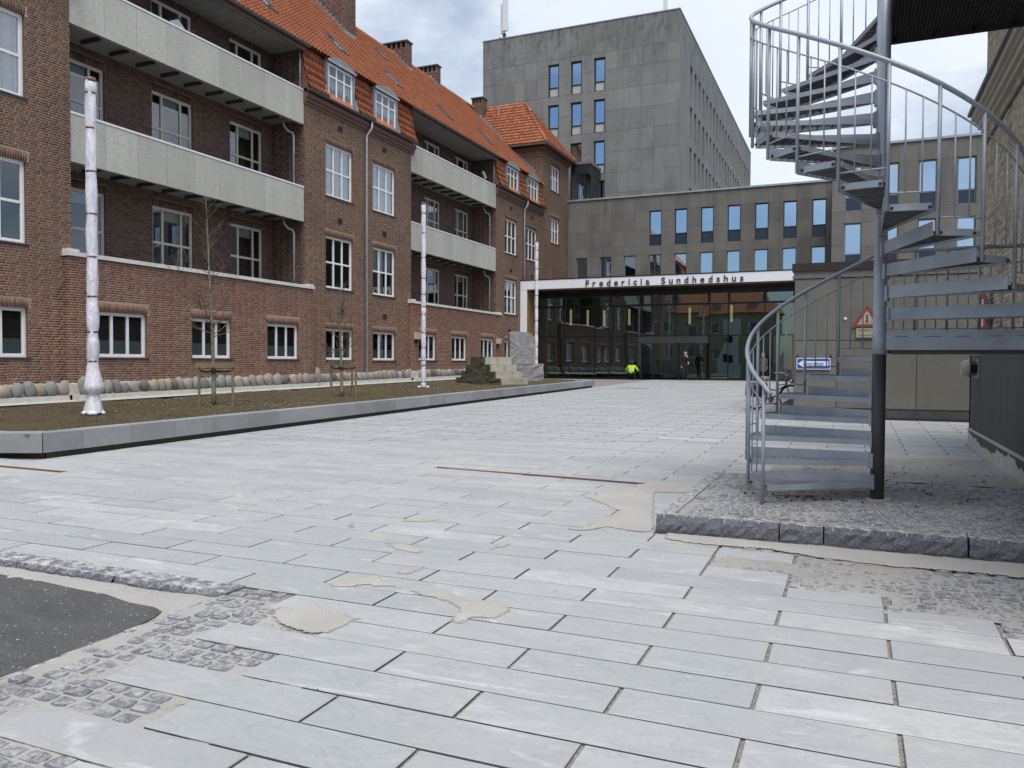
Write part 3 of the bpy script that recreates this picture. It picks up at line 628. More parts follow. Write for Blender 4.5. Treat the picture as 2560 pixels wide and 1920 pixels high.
# steep bell-shaped pavilion roofs
CUR=[(-19.26,11.98),(-19.375,12.28),(-19.455,12.60),(-19.52,12.93),(-19.575,13.26),(-19.62,13.59)]
DORM={25.2:[(26.45,28.45),(29.86,31.86)],43.1:[(44.28,46.28),(47.65,49.65)],10.0:[(12.0,14.0)]}
single_tiles=[]
for y0,y1 in ((10.0,15.35),(25.2,33.5),(43.1,50.7)):
    mb=MB()
    for k in range(len(CUR)-1):
        (xa,za),(xb,zb)=CUR[k],CUR[k+1]; mb.quad((xa-0.03,y0,za),(xa-0.03,y1,za),(xb-0.03,y1,zb),(xb-0.03,y0,zb))
    mb.quad((CUR[-1][0]-0.03,y0,13.59),(CUR[-1][0]-0.03,y1,13.59),(-19.9,y1,14.05),(-19.9,y0,14.05))
    mb.build('mansard_slope',M['tile'],BB)
    for e in (y0+0.02,y1-0.02):                                     # closing cheeks
        mb=MB(); mb.poly([(x,e,z) for x,z in CUR]+[(-19.75,e,13.6),(-19.75,e,11.98)]); mb.build('mansard_cheek',M['reveal'],BB)
    O=[];A_=[];S_=[];N_=[]
    for k in range(len(CUR)-1):
        (xa,za),(xb,zb)=CUR[k],CUR[k+1]; s=np.array((xb-xa,0,zb-za)); s/=np.linalg.norm(s); nn=np.array((s[2],0,-s[0]))
        if nn[0]<0: nn=-nn
        for i in range(int((y1-y0)/0.21)):
            y=y0+i*0.21
            if any(d0-0.12<y<d1-0.08 for d0,d1 in DORM[y0]): continue
            O.append((xa,y,za+0.01));A_.append(a1);S_.append(s);N_.append(nn)
    if 20<y0<30: single_tiles=list(zip(O,S_,N_))
    else: tv.append(tile_field(np.array(O),np.array(A_),np.array(S_),np.array(N_)))
# hipped roof of the end block
EZ=16.28; er=MB(); c=[(-19.05,50.3),(-19.05,56.4),(-30,56.4),(-30,50.3)]; rdg=[(-21.9,53.35,20.05),(-28,53.35,20.05)]
v=[(x,y,EZ) for x,y in c]+rdg
er.add(v,[(0,1,4),(1,2,5,4),(2,3,5),(3,0,4,5)]); er.add([(x,y,EZ-0.02) for x,y in c],[(0,3,2,1)]); er.build('end_block_roof',M['tile'],BB)
def hip(O,a,s,nu,nv,keep): 
    P,A_,S_,N_=plane_tiles(O,a,s,nu,nv,keep); 
    if N_[0][2]<0: N_=-N_
    return tile_field(P,A_,S_,N_)
h=20.05-EZ; sy=np.array((0,3.05,h)); ly=np.linalg.norm(sy); sy/=ly; sx=np.array((-2.85,0,h)); lx=np.linalg.norm(sx); sx/=lx
def kn(p,q,i,j): t_=(p[2]-EZ)/h; return q[0]<-19.05-2.85*t_+0.12
tv.append(hip((-27.0,50.3,EZ+0.02),np.array((1.0,0,0)),sy,38,int(ly/0.335),kn))
def kx(p,q,i,j): t_=(p[2]-EZ)/h; return p[1]>50.3+3.05*t_-0.1 and q[1]<56.4-3.05*t_+0.1
tv.append(hip((-19.05,50.3,EZ+0.02),a1,sx,29,int(lx/0.335),kx))
nn=0; VV=[];FF=[];TT=[]
for V,F,T in tv: VV.append(V);FF.append(F+nn);TT.append(T);nn+=len(V)
o=inst('roof_tiles',fast_mesh('roof_tiles',np.concatenate(VV),np.concatenate(FF),np.concatenate(TT),M['tile'],True),Matrix.Identity(4),roof); tag(o,kind='stuff')
TMS=[]
for k in range(10):
    mb=MB(); mb.add(TV.tolist(),TF.tolist(),random.random()); TMS.append(mb.mesh('roof_tile',M['tile'],True))
for O,s,nn_ in single_tiles[:300]:
    W=Matrix(((0,s[0],nn_[0],O[0]),(1,s[1],nn_[1],O[1]),(0,s[2],nn_[2],O[2]),(0,0,0,1))); inst('roof_tile',random.choice(TMS),W,roof)
# ridge and hip caps
def caps(p,q,r=0.11):
    p=Vector(p);q=Vector(q);n=int((q-p).length/0.4);mb=MB()
    for i in range(n):
        a=p+(q-p)*(i/n);b=p+(q-p)*((i+1.12)/n);mb.tube([a,b],[r*1.06,r*0.94],8,True,random.random())
    return mb.build('ridge_tiles',M['tile'],roof,True)
caps((-25.3,20,RZ(-25.3)+0.0),(-25.3,52,RZ(-25.3)+0.0)); caps(rdg[0],rdg[1]); caps((-19.05,50.3,EZ+0.04),rdg[0]); caps((-19.05,56.4,EZ+0.04),rdg[0])
for p,q in (((-18.98,50.2),(-18.98,56.45)),):
    m2=MB(); m2.box(-19.06,-18.95,50.2,56.45,EZ-0.13,EZ-0.005); m2.box(-26,-19.07,50.2,50.31,EZ-0.13,EZ-0.005); m2.build('gutter',M['gutter'],BB)
for d,za,zb in ((0.06,15.85,15.95),(0.14,15.955,16.1)):
    m2=MB(); m2.box(FP-0.1,FP+d,50.73-d,56.1,za,zb); m2.box(-26,FP-0.1,50.73-d,50.75,za,zb); m2.build('cornice',M['reveal'],BB)
m2=MB(); m2.lathe([(0.06,0),(0.06,0.5),(0.09,0.5),(0.09,0.62)],10,Matrix.Translation((-23.6,52.6,19.2))); m2.build('vent_pipe',M['zinc'],BB)
# stepped lead flashing along the end block wall
for i in range(22):
    x=-20.1-i*0.19; m2=MB(); m2.box(x-0.1,x+0.1,50.66,50.715,RZ(x)-0.02,RZ(x)+0.24+0.01*(i%2)); m2.build('flashing_step',M['lead'],BB)
# chimneys
for i,(x0,x1,y0,y1,zt) in enumerate(CH):
    zb=min(RZ(x1)-0.5,19.0); ch=MB(); ch.box(x0,x1,y0,y1,zb,zt-0.42); cho=ch.build('chimney',M['mortar_dk'],BB)
    cb=Bricks(); cb.add(brick_list(x0,x1,zb,zt-0.42,[]),FNY(y0)); cb.add(brick_list(y0,y1,zb,zt-0.42,[]),FX(x1)); cb.build('chimney_brickwork',M['brick'],cho)
    n=max(3,int((x1-x0)/0.3)); 
    for k in range(n+1):
        x=x0+(x1-x0-0.11)*k/n; m2=MB(); m2.box(x,x+0.11,y0,y1,zt-0.418,zt-0.082); m2.build('slot_pier',M['reveal'],cho)
    m2=MB(); m2.box(x0-0.06,x1+0.06,y0-0.06,y1+0.06,zt-0.08,zt); m2.build('cap_slab',M['gutter'],cho)
    m2=MB(); m2.box(x0+0.15,x1-0.15,y0+0.2,y1-0.2,zt-0.42,zt-0.085); m2.build('flue',M['steel_dk'],cho)
    if i<3:
        k=0; x=x1-0.05
        while x>x0+0.2 and RZ(x)<RZ(-25.3):
            m2=MB(); m2.box(x-0.1,x+0.1,y0-0.03,y0-0.012,RZ(x)-0.1,RZ(x)+0.26); m2.build('flashing_step',M['lead'],cho); x-=0.2
        m2=MB(); m2.box(x1+0.012,x1+0.03,y0-0.05,y1+0.05,RZ(x1)-0.1,RZ(x1)+0.2); m2.build('flashing_apron',M['lead'],cho)
# dormers
win_d=window_proto('D',1.66,1.42,[1,1,1],[1.45,0.72],0.05,0.055,'white','glass',sill=None,extra=[('curtain',folds(0.05,1.61,0.05,0.95,0.09,11),'curtain')])
win_d2=window_proto('D2',1.66,1.42,[1,1,1],[1.45,0.72],0.05,0.055,'white','glass',sill=None)
for y in (26.6,30.01,44.43,47.8):
    a=y-0.13;b=y+1.66+0.13; xf=-19.33; m2=MB()
    for e0,e1 in ((a,a+0.1),(b-0.1,b)):
        m2.extrude([(xf,12.02),(xf,13.5),(-20.2,13.5),(-20.2,12.02)],lambda p,q,d:(p,d,q),e0,e1)
    m2.box(xf-0.1,xf,a+0.101,b-0.101,13.43,13.5); dm=m2.build('dormer',M['lead'],BB)
    arc=[(a-0.05+(b-a+0.1)*k/10,13.503+0.26*math.sin(math.pi*k/10)**0.8) for k in range(11)]
    m2=MB(); m2.extrude(arc+[(b+0.05,13.503-0.0),(a-0.05,13.5)][:0]+[],lambda p,q,d:(d,p,q),-20.4,xf+0.07); m2.build('dormer_roof',M['lead'],dm)
    m2=MB(); m2.box(xf+0.071,xf+0.09,a-0.03,b+0.03,13.44,13.515); m2.build('drip_edge',M['zinc'],dm)
    put_window(win_d if y<40 else win_d2,WX(xf-0.03,y,12.0),dm) if False else put_window(win_d if y<40 else win_d2,WX(xf-0.03,y,12.0),BB)
    for e in (a-0.02,b+0.02):
        m2=MB(); m2.extrude([(xf+0.1,12.0),(xf-0.02,12.45),(xf-0.2,12.45),(xf-0.2,12.0)],lambda p,q,d:(p,d,q),e-0.09 if e<y else e,e if e<y else e+0.25); m2.build('apron_flashing',M['lead'],dm)
# roof windows
def on_roof(x,y,off=0.0): return (x+0.72*off,y,RZ(x)+0.69*off)
for x0,x1,y0 in ((-21.1,-20.45,24.25),(-21.55,-20.6,29.1),(-21.5,-20.6,33.7),(-21.35,-20.45,38.85),(-21.35,-20.35,44.0),(-23.9,-23.2,36.6)):
    y1=y0+0.62; L_=math.hypot(x1-x0,RZ(x0)-RZ(x1)); W=Matrix(((0,-math.cos(R(46)),math.sin(R(46)),x1),(1,0,0,y0),(0,math.sin(R(46)),math.cos(R(46)),RZ(x1)),(0,0,0,1)))
    m2=MB(); 
    for bx in ((0,0.62,0,0.07),(0,0.62,L_-0.07,L_),(0,0.07,0.07,L_-0.07),(0.55,0.62,0.07,L_-0.07)): m2.box(bx[0],bx[1],bx[2],bx[3],-0.02,0.13)
    o=inst('roof_window',m2.mesh('roof_window',M['gutter']),W,BB)
    m2=MB(); m2.quad((0.07,0.07,0.1),(0.55,0.07,0.1),(0.55,L_-0.07,0.1),(0.07,L_-0.07,0.1)); inst('pane',m2.mesh('pane',M['glass_d']),W,o)
    m2=MB(); m2.box(0.02,0.6,-0.25,-0.005,0.03,0.045); inst('apron_flashing',m2.mesh('apron_flashing',M['lead']),W,o)
# shell: floors, partition, back wall, ends
m2=MB()
for z in (3.7,7.4,11.1): m2.box(-30.9,BW-0.2,8.2,56.0,z-0.12,z)
m2.build('floor_slab',M['interior'],BB)
m2=MB(); m2.box(-24.2,-24.1,8.2,55.9,0.3,13.5); m2.build('partition_wall',M['interior'],BB)
m2=MB(); m2.box(-31.2,-31,8.0,56.04,0.0,13.55); m2.box(-31.2,FP-0.02,7.8,8.0,0,13.55); m2.box(-30.9,FP-0.02,8.05,9.98,0.2,11.9); m2.build('rear_wall',M['mortar_dk'],BB)
m2=MB(); 
for y in (15.2,25.4,33.2,43.3): m2.box(-24.05,FP-0.3 if y in(15.2,25.4,33.2,43.3) else BW,y-0.02,y+0.02,0.3,11.9)
m2.build('cross_wall',M['interior'],BB)
m2=MB(); m2.box(BW-0.3,FP-0.3,10,15.0,11.75,11.85); m2.box(BW-0.3,FP-0.3,25.5,33.1,11.75,11.85); m2.box(BW-0.3,FP-0.3,43.4,50.6,11.75,11.85); m2.build('attic_floor',M['interior'],BB)
# boulder plinth with pale mortar
STN=[]
for k in range(9):
    mb=MB(); n,m_=9,6; vs_=[];sd=rng.normal(size=(4,3))
    for j in range(m_+1):
        ph=math.pi*j/m_
        for i in range(n):
            th=2*math.pi*i/n; d=Vector((math.sin(ph)*math.cos(th),math.sin(ph)*math.sin(th),math.cos(ph)))
            r=1+0.10*math.sin(3*d.dot(Vector(sd[0]))+k)+0.07*math.sin(5*d.dot(Vector(sd[1]))); p=2.6
            e=(abs(d.x)**p+abs(d.y)**p+abs(d.z)**p)**(1/p); vs_.append(tuple(d*(r/e*0.98)))
    fs=[(j*n+i,(j+1)*n+i,(j+1)*n+(i+1)%n,j*n+(i+1)%n) for j in range(m_) for i in range(n)]
    mb.add(vs_,fs,k/8.0); STN.append(mb.mesh('boulder',M['fieldstone'],True))
def wz(y): return 0.50+0.0105*(y-12)
m2=MB()
for a,b,xf in ((9.5,15.0,FP),(15.0,25.5,PP),(25.5,33.0,FP),(33.0,43.4,PP),(43.4,51,FP)):
    m2.add([(xf-0.1,a,wz(a)-0.3),(xf+0.09,a,wz(a)-0.3),(xf+0.09,a,wz(a)+0.36),(xf-0.1,a,wz(a)+0.40),(xf-0.1,b,wz(b)-0.3),(xf+0.09,b,wz(b)-0.3),(xf+0.09,b,wz(b)+0.36),(xf-0.1,b,wz(b)+0.40)],[(0,1,2,3),(7,6,5,4),(1,5,6,2),(2,6,7,3)])
    m2.add([(xf-0.1,a,wz(a)-0.3),(xf+0.24,a,wz(a)-0.3),(xf+0.22,a,wz(a)+0.06),(xf-0.1,a,wz(a)+0.07),(xf-0.1,b,wz(b)-0.3),(xf+0.24,b,wz(b)-0.3),(xf+0.22,b,wz(b)+0.06),(xf-0.1,b,wz(b)+0.07)],[(0,1,2,3),(7,6,5,4),(1,5,6,2),(2,6,7,3)])
pl=m2.build('boulder_plinth',M['stonemortar'],BB)
y=10.0
while y<46:
    xf=PP if (15.0<y<25.5 or 33<y<43.4) else FP
    w=random.uniform(0.12,0.25); h_=random.uniform(0.16,0.22); big=1.5 if abs(y-15.1)<0.2 or abs(y-25.6)<0.2 or abs(y-32.8)<0.2 else 1.0
    W=Matrix.Translation((xf+0.10,y+w,wz(y)+0.05+h_*big))@Matrix.Rotation(random.uniform(-0.35,0.35),4,'X')@Matrix.Diagonal((random.uniform(0.10,0.14),w,h_*big,1))
    o=inst('boulder',random.choice(STN),W,pl); y+=2*w+random.uniform(-0.03,0.02)

# ------------------------------------------------------------------ concrete buildings
PC={}
def panel_grid(parent, fnW, cols, rows, holes, mat, proud=0.03, gap=0.009):
    """one slab per cell, mesh shared between alike cells; fnW(u,v)->matrix for a panel facing -Y locally, origin lower left"""
    for i in range(len(cols)-1):
        for j in range(len(rows)-1):
            u0,u1=cols[i],cols[i+1]; v0,v1=rows[j],rows[j+1]; cu=(u0+u1)/2; cv=(v0+v1)/2
            if any(h[0]<cu<h[1] and h[2]<cv<h[3] for h in holes): continue
            w=round(u1-u0,3); h_=round(v1-v0,3); key=(w,h_,mat.name,random.randrange(4))
            if key not in PC:
                mb=MB(); b=0.01; g_=gap/2
                mb.add([(g_,0.02,g_),(w-g_,0.02,g_),(w-g_,0.02,h_-g_),(g_,0.02,h_-g_),(g_,-proud+b,g_),(w-g_,-proud+b,g_),(w-g_,-proud+b,h_-g_),(g_,-proud+b,h_-g_),
                        (g_+b,-proud,g_+b),(w-g_-b,-proud,g_+b),(w-g_-b,-proud,h_-g_-b),(g_+b,-proud,h_-g_-b)],
                       [(0,1,5,4),(1,2,6,5),(2,3,7,6),(3,0,4,7),(4,5,9,8),(5,6,10,9),(6,7,11,10),(7,4,8,11),(8,9,10,11)],random.random()); PC[key]=mb.mesh('concrete_panel',mat)
            inst('concrete_panel',PC[key],fnW(u0,v0),parent)
# tower
TY=59.0; TX0,TX1,TT=-27.86,-12.0,27.38; TE=102.7
TW=thing('concrete_tower',((TX0+TX1)/2,80,0.5),'tall grey concrete tower block behind the orange roof','building')
cw=(TX1-TX0)/17; cols=[TX0+cw*k for k in range(18)]; rows=[12.9,14.4,15.95,17.5,19.07,20.6,22.2,23.72,25.1,27.38]
wcol=(6,8,10); hz=[]
twin=window_proto('tower',cw-0.06,2.52,[1],[0.72,1.8],0.09,0.08,'alu_dk','glass_d',0.12,'spandrel_lt',sash=False,extra=[('spandrel',[(0.09,cw-0.15,0.05,0.06,0.09,0.70)],'spandrel_lt'),('curtain',[(0.1,cw-0.16,0.5,0.51,0.8,2.4)],'curtain')])
for k in wcol:
    for s in (22.2,19.07,15.94,12.9):
        if k==6 and s<17: continue
        hz.append((cols[k],cols[k+1],s,s+2.52)); put_window(twin,WNY(TY+0.12,cols[k]+0.03,s),TW)
rr=sorted(set(rows))
hz2=[(h[0]+0.03,h[1]-0.03,h[2],h[3]) for h in hz]
mb=MB(); wall_mb(FNY(TY),TX0,TX1,8,TT,hz2,mb); reveal_mb(FNY(TY),hz2,0.3,mb)
# side face with many tall windows
sh=[]; tside=window_proto('tside',0.92,2.5,[1],[0.7,1.8],0.07,0.07,'alu_dk','glass_d',0.1,None,sash=False)
for j,s in enumerate((22.25,19.1,15.95,12.8)):
    for k in range(21):
        y=63.2+k*1.85; sh.append((y,y+0.92,s,s+2.5)); put_window(tside,WX(TX1-0.30,y,s),TW)
wall_mb(FX(TX1),TY,TE,8,TT,sh,mb); reveal_mb(FX(TX1),sh,0.32,mb)
wall_mb(FNX(TX0),TY,TE,8,TT,[],mb); wall_mb(FPY(TE),TX0,TX1,8,TT,[],mb); mb.quad((TX0,TY,TT-0.3),(TX1,TY,TT-0.3),(TX1,TE,TT-0.3),(TX0,TE,TT-0.3))
mb.build('wall',M['conc_tower'],TW)
mb=MB(); mb.box(TX0+0.4,TX1-0.45,TY+1.8,TE-1,8,TT-0.5); mb.build('core',M['interior'],TW)
nohole=[(h[0],h[1],h[2],h[3]) for h in hz]
for i in range(17):
    if i in wcol:
        rc=[12.9+2.52,15.94,15.94+2.52,19.07,19.07+2.52,22.2,22.2+2.52,25.1,27.38]
        if i==6: rc=[12.9,14.4,15.95,17.5,19.07,19.07+2.52,22.2,22.2+2.52,25.1,27.38]
        panel_grid(TW,lambda u,v:WNY(TY,u,v),[cols[i],cols[i+1]],rc,nohole,M['conc_tower'])
    else: panel_grid(TW,lambda u,v:WNY(TY,u,v),[cols[i],cols[i+1]],rows,nohole,M['conc_tower'])
mb=MB(); mb.box(TX0-0.04,TX1+0.04,TY-0.07,TY+0.3,TT,TT+0.07); mb.box(TX1-0.3,TX1+0.04,TY+0.301,TE,TT,TT+0.07); mb.build('roof_edge',M['zinc'],TW)
# wing and right block share window modules
def conc_block(name,label,Y,x0,x1,upper,lower,top,depth,frame,glassm,key,side_open=False):
    T_=thing(name,((x0+x1)/2,Y,0.5),label,'building'); hs=[]
    up_=window_proto(key+'u',0.86,2.45,[1],[0.75,1.7],0.06,0.07,frame,glassm,0.1,'conc_base',sash=False,extra=[('spandrel',[(0.06,0.80,0.035,0.045,0.06,0.74)],'spandrel')])
    lo_=window_proto(key+'l',0.86,2.45,[1],[1],0.045,0.05,'alu_gr',glassm,0.1,'conc_base',sash=False)
    lo2=window_proto(key+'l2',0.86,2.45,[1],[0.75,1.7],0.06,0.07,frame,glassm,0.1,'conc_base',sash=False,extra=[('spandrel',[(0.06,0.80,0.035,0.045,0.06,0.74)],'spandrel'),('blind',[(0.1,0.76,0.3,0.31,1.9,2.4)],'curtain')])
    for x in upper: hs.append((x,x+0.86,9.83,12.28)); put_window(up_,WNY(Y+0.12,x,9.83),T_)
    for x in lower: hs.append((x,x+0.86,6.74,9.19)); put_window(lo_ if key=='wing' else lo2,WNY(Y+0.12,x,6.74),T_)
    mb=MB(); wall_mb(FNY(Y),x0,x1,0.0,top,hs,mb); reveal_mb(FNY(Y),hs,0.25,mb)
    wall_mb(FNX(x0),Y,Y+depth,0,top,[],mb); wall_mb(FX(x1),Y,Y+depth,0,top,[],mb); mb.quad((x0,Y,top-0.2),(x1,Y,top-0.2),(x1,Y+depth,top-0.2),(x0,Y+depth,top-0.2)); wall_mb(FPY(Y+depth),x0,x1,0,top,[],mb)
    mb.build('wall',M['conc_wing'],T_)
    mb=MB(); mb.box(x0+0.05,x1-0.05,Y+1.2,Y+1.3,0.2,top-0.25); mb.box(x0+0.05,x1-0.05,Y+0.26,Y+1.19,9.3,9.7); mb.build('partition_wall',M['interior'],T_)
    allw=sorted(set(round(x,2) for x in list(upper)+list(lower))); cs=[x0]
    for x in allw:
        if x>cs[-1]+0.1: cs.append(x)
        cs.append(x+0.86)
    while x1-cs[-1]>1.3: cs.append(cs[-1]+0.94)
    if cs[1]-cs[0]>1.3:
        pre=[]; x=cs[1]
        while x-x0>1.3: x-=0.94; pre.append(x)
        cs=[x0]+sorted(pre)+cs[1:]
    cs.append(x1)
    panel_grid(T_,lambda u,v:WNY(Y,u,v),cs,[4.2,6.74,7.95,9.19,9.83,11.0,12.28,top-0.02],hs,M['conc_wing'],0.012,0.004)
    mb=MB(); mb.box(x0-0.03,x1+0.03,Y-0.09,Y+0.25,top,top+0.12); mb.build('roof_edge',M['zinc'],T_)
    return T_
conc_block('concrete_wing','dark concrete wing with tall narrow windows above the white entrance canopy',56.0,-19.48,-1.4,[-13.42+1.8*k for k in range(7)],[-18.85+1.8*k for k in range(10)],13.35,2.9,'alu_dk','glass_d','wing')
RB_=conc_block('concrete_block','concrete block with grey-framed windows behind the spiral staircase',47.5,-1.22,9.6,[-0.57+1.8*k for k in range(6)],[-0.57+1.8*k for k in range(6)],13.3,9.0,'alu_gr','glass_d','rb')
# rusticated corner link between tower and brick block
mb=MB(); mb.box(-19.4,-17.9,56.3,58.9,13.4,16.1); lk=mb.build('glazed_link',M['alu_dk'],None); tag(lk,'small dark glazed link at the foot of the concrete tower','building')
for k in range(3):
    m2=MB(); m2.box(-19.3+k*0.5,-18.85+k*0.5,56.285,56.295,13.55,15.4); m2.build('pane',M['glass_d'],lk)
m2=MB(); m2.box(-19.45,-17.85,56.25,58.9,16.105,16.3); m2.build('roof_edge',M['conc_wing'],lk)
# near annex with the road signs
AY=21.2; AX=-1.38
AN=thing('concrete_annex',(1.5,AY,g(AY)),'low concrete annex wall with a brown metal roof band and road signs','building')
mb=MB(); mb.box(AX,7.0,AY,47.3,0.0,3.6); mb.build('wall',M['conc_annex'],AN)
panel_grid(AN,lambda u,v:WNY(AY,u,v),[AX,-0.39,1.37,3.13,4.9,7.0],[0.42,2.08,3.62],[],M['conc_annex'],0.03,0.016)
mb=MB(); mb.box(AX-0.05,7.05,AY-0.05,AY+26,3.625,3.70); mb.build('moulding',M['conc_annex'],AN); mb=MB(); mb.box(AX-0.02,7.02,AY-0.035,AY+26,3.703,3.80); mb.build('moulding',M['conc_wing'],AN)
mb=MB(); mb.box(AX-0.06,7.06,AY-0.07,AY+26,3.803,4.0); mb.build('roof_band',M['brown_band'],AN)
mb=MB(); mb.box(AX-0.0,7.0,AY-0.045,AY-0.001,g(AY)+0.06,0.405); mb.build('skirting',M['steel_dk'],AN)
mb=MB(); mb.box(AX-0.35,AX-0.02,AY+0.4,AY+5,0.0,g(AY)+0.30); o=mb.build('low_wall',M['conc_base'],None); tag(o,'low dark brick wall at the foot of the annex behind the bicycle','wall')
# ------------------------------------------------------------------ entrance pavilion
CY=46.9; GY=48.8; GZ=g(GY)+0.02
EN=thing('entrance_pavilion',(-11,CY,GZ),'white framed entrance pavilion with dark glass front and lettering','building')
xs=[-19.49,-16.0,-13.6,-11.2,-8.8,-6.4,-3.0,-1.5]
for a,b in zip(xs[:-1],xs[1:]):
    mb=MB(); mb.box(a+0.004,b-0.004,CY,CY+0.06,6.14,6.69); mb.build('fascia_panel',M['panelw'],EN)
mb=MB(); mb.box(-19.49,-19.05,CY,CY+0.06,0.4,6.132); mb.build('pillar_panel',M['panelw'],EN)
mb=MB(); mb.box(-19.49,-1.5,CY+0.061,55.9,6.45,6.68); mb.box(-19.55,-1.45,CY-0.02,CY+0.3,6.70,6.76); mb.build('roof_slab',M['alu_dk'],EN)
n=0; x=-19.0
mb=MB(); mb.box(-19.49,-19.07,CY+0.061,GY+0.3,0.3,6.13); mb.build('pillar',M['alu_blk'],EN)
k=0; y=CY+0.07
while y<GY-0.05:
    mb=MB(); mb.box(-19.065,-19.03,y,y+0.055,0.45,6.12); mb.build('wood_slat',M['wood_slat'],EN); y+=0.075
y=CY+0.062
while y<CY+0.75:
    mb=MB(); mb.box(-19.0,-1.5,y,y+0.09,6.10,6.125); mb.build('ceiling_board',M['wood_slat'],EN); y+=0.1
mb=MB(); mb.box(-19.03,-1.5,CY+0.8,GY+0.05,6.02,6.13); mb.box(-19.03,-1.5,GY-0.1,GY+0.05,5.78,6.018); mb.build('ceiling',M['alu_blk'],EN)
MX=[-18.96,-17.2,-15.16,-14.16,-12.12,-10.01,-7.97,-6.89,-4.81,-3.13,-1.6]; TZ=[GZ+0.09,3.19,5.10,5.77]
for x in MX:
    mb=MB(); w=0.04 if x in(-12.12,-7.97) else 0.028; mb.box(x-w,x+w,GY-0.04,GY+0.08,GZ+0.09,5.775); mb.build('mullion',M['alu_blk'],EN)
for z in (TZ[1],):
    mb=MB(); mb.box(MX[0],MX[-1],GY-0.02,GY+0.06,z-0.028,z+0.028); mb.build('transom',M['alu_blk'],EN)
mb=MB(); mb.box(MX[0],MX[-1],GY-0.05,GY+0.09,GZ-0.3,GZ+0.085); mb.build('base_rail',M['alu_blk'],EN)
for i in range(len(MX)-1):
    frame=(i not in (2,6))                                     # deeper frames round the opening top lights
    for j in range(3):
        if j==0 and i in (4,5): continue
        x0,x1=MX[i]+0.03,MX[i+1]-0.03; z0,z1=TZ[j]+(0.03 if j else 0),TZ[j+1]-0.03
        m2=MB(); m2.quad((x0,GY+random.uniform(-0.004,0.004),z0),(x1,GY+random.uniform(-0.004,0.004),z0),(x1,GY+random.uniform(-0.004,0.004),z1),(x0,GY+random.uniform(-0.004,0.004),z1)); m2.build('glass_pane',M['glass_cw'],EN)
    x0,x1=MX[i]+0.028,MX[i+1]-0.028
    if frame:
        m2=MB()
        for bx in ((x0,x1,5.05,5.17),(x0,x1,5.70,5.775),(x0,x0+0.09,5.171,5.699),(x1-0.09,x1,5.171,5.699)): m2.box(bx[0],bx[1],GY-0.06,GY+0.05,bx[2],bx[3])
        m2.build('top_light_frame',M['alu_blk'],EN)
    else:
        m2=MB(); m2.box(x0,x1,GY-0.02,GY+0.05,5.08,5.12); m2.build('transom',M['alu_blk'],EN)
# door set: header, revolving drum, side leaves
mb=MB(); mb.box(-12.08,-8.0,GY-0.35,GY+0.2,2.74,3.16); dh=mb.build('door_header',M['steel_dk'],EN)
for x in (-12.05,-11.3,-9.75,-8.1):
    m2=MB(); m2.box(x-0.03,x+0.03,GY-0.33,GY-0.27,GZ,2.739); m2.build('door_jamb',M['alu_blk'],EN)
for k in range(9):
    a=math.pi+math.pi*k/8; x=-10.5+0.9*math.cos(a)*0.9; y=GY+0.7+0.9*math.sin(a)
    m2=MB(); m2.box(x-0.02,x+0.02,y-0.02,y+0.02,GZ,2.74); m2.build('drum_post',M['alu_blk'],EN)
for x0,x1 in ((-12.02,-11.35),(-11.27,-9.8),(-9.7,-8.15)):
    m2=MB(); m2.quad((x0,GY-0.3,GZ+0.05),(x1,GY-0.3,GZ+0.05),(x1,GY-0.3,2.73),(x0,GY-0.3,2.73)); m2.build('door_pane',M['glass_cw'],EN)
for x in (-11.0,-10.72,-9.35,-8.95,-8.6): 
    m2=MB(); m2.box(x-0.06,x+0.02,GY+0.6,GY+0.64,GZ+0.05,2.7); m2.build('door_leaf_stile',M['zinc'],EN)
# lettering
def text_mesh(ch,size,ext,off,mat,name='letter'):
    cu=bpy.data.curves.new('t','FONT'); cu.body=ch; cu.size=size; cu.extrude=ext; cu.offset=off; cu.resolution_u=4
    o=bpy.data.objects.new('t',cu); COL.objects.link(o); bpy.context.view_layer.update()
    me=bpy.data.meshes.new_from_object(o.evaluated_get(bpy.context.evaluated_depsgraph_get())); bpy.data.objects.remove(o); me.name=name; me.materials.clear(); me.materials.append(mat); return me
txt='Fredericia Sundhedshus'; wd=[]; mes=[]
for ch in txt:
    if ch==' ': wd.append(0.25); mes.append(None); continue
    me=text_mesh(ch,0.54,0.02,0.008,M['letter']); A=np.array([v.co[:] for v in me.vertices]); mes.append((me,A[:,0].min())); wd.append(A[:,0].max()-A[:,0].min())
tot=-5.80+15.15; sp=(tot-sum(wd))/(len(txt)-1); x=-15.15
for m_,w in zip(mes,wd):
    if m_: inst('letter',m_[0],Matrix.Translation((x-m_[1],CY-0.022,6.20))@Matrix.Rotation(R(90),4,'X'),EN)
    x+=w+sp
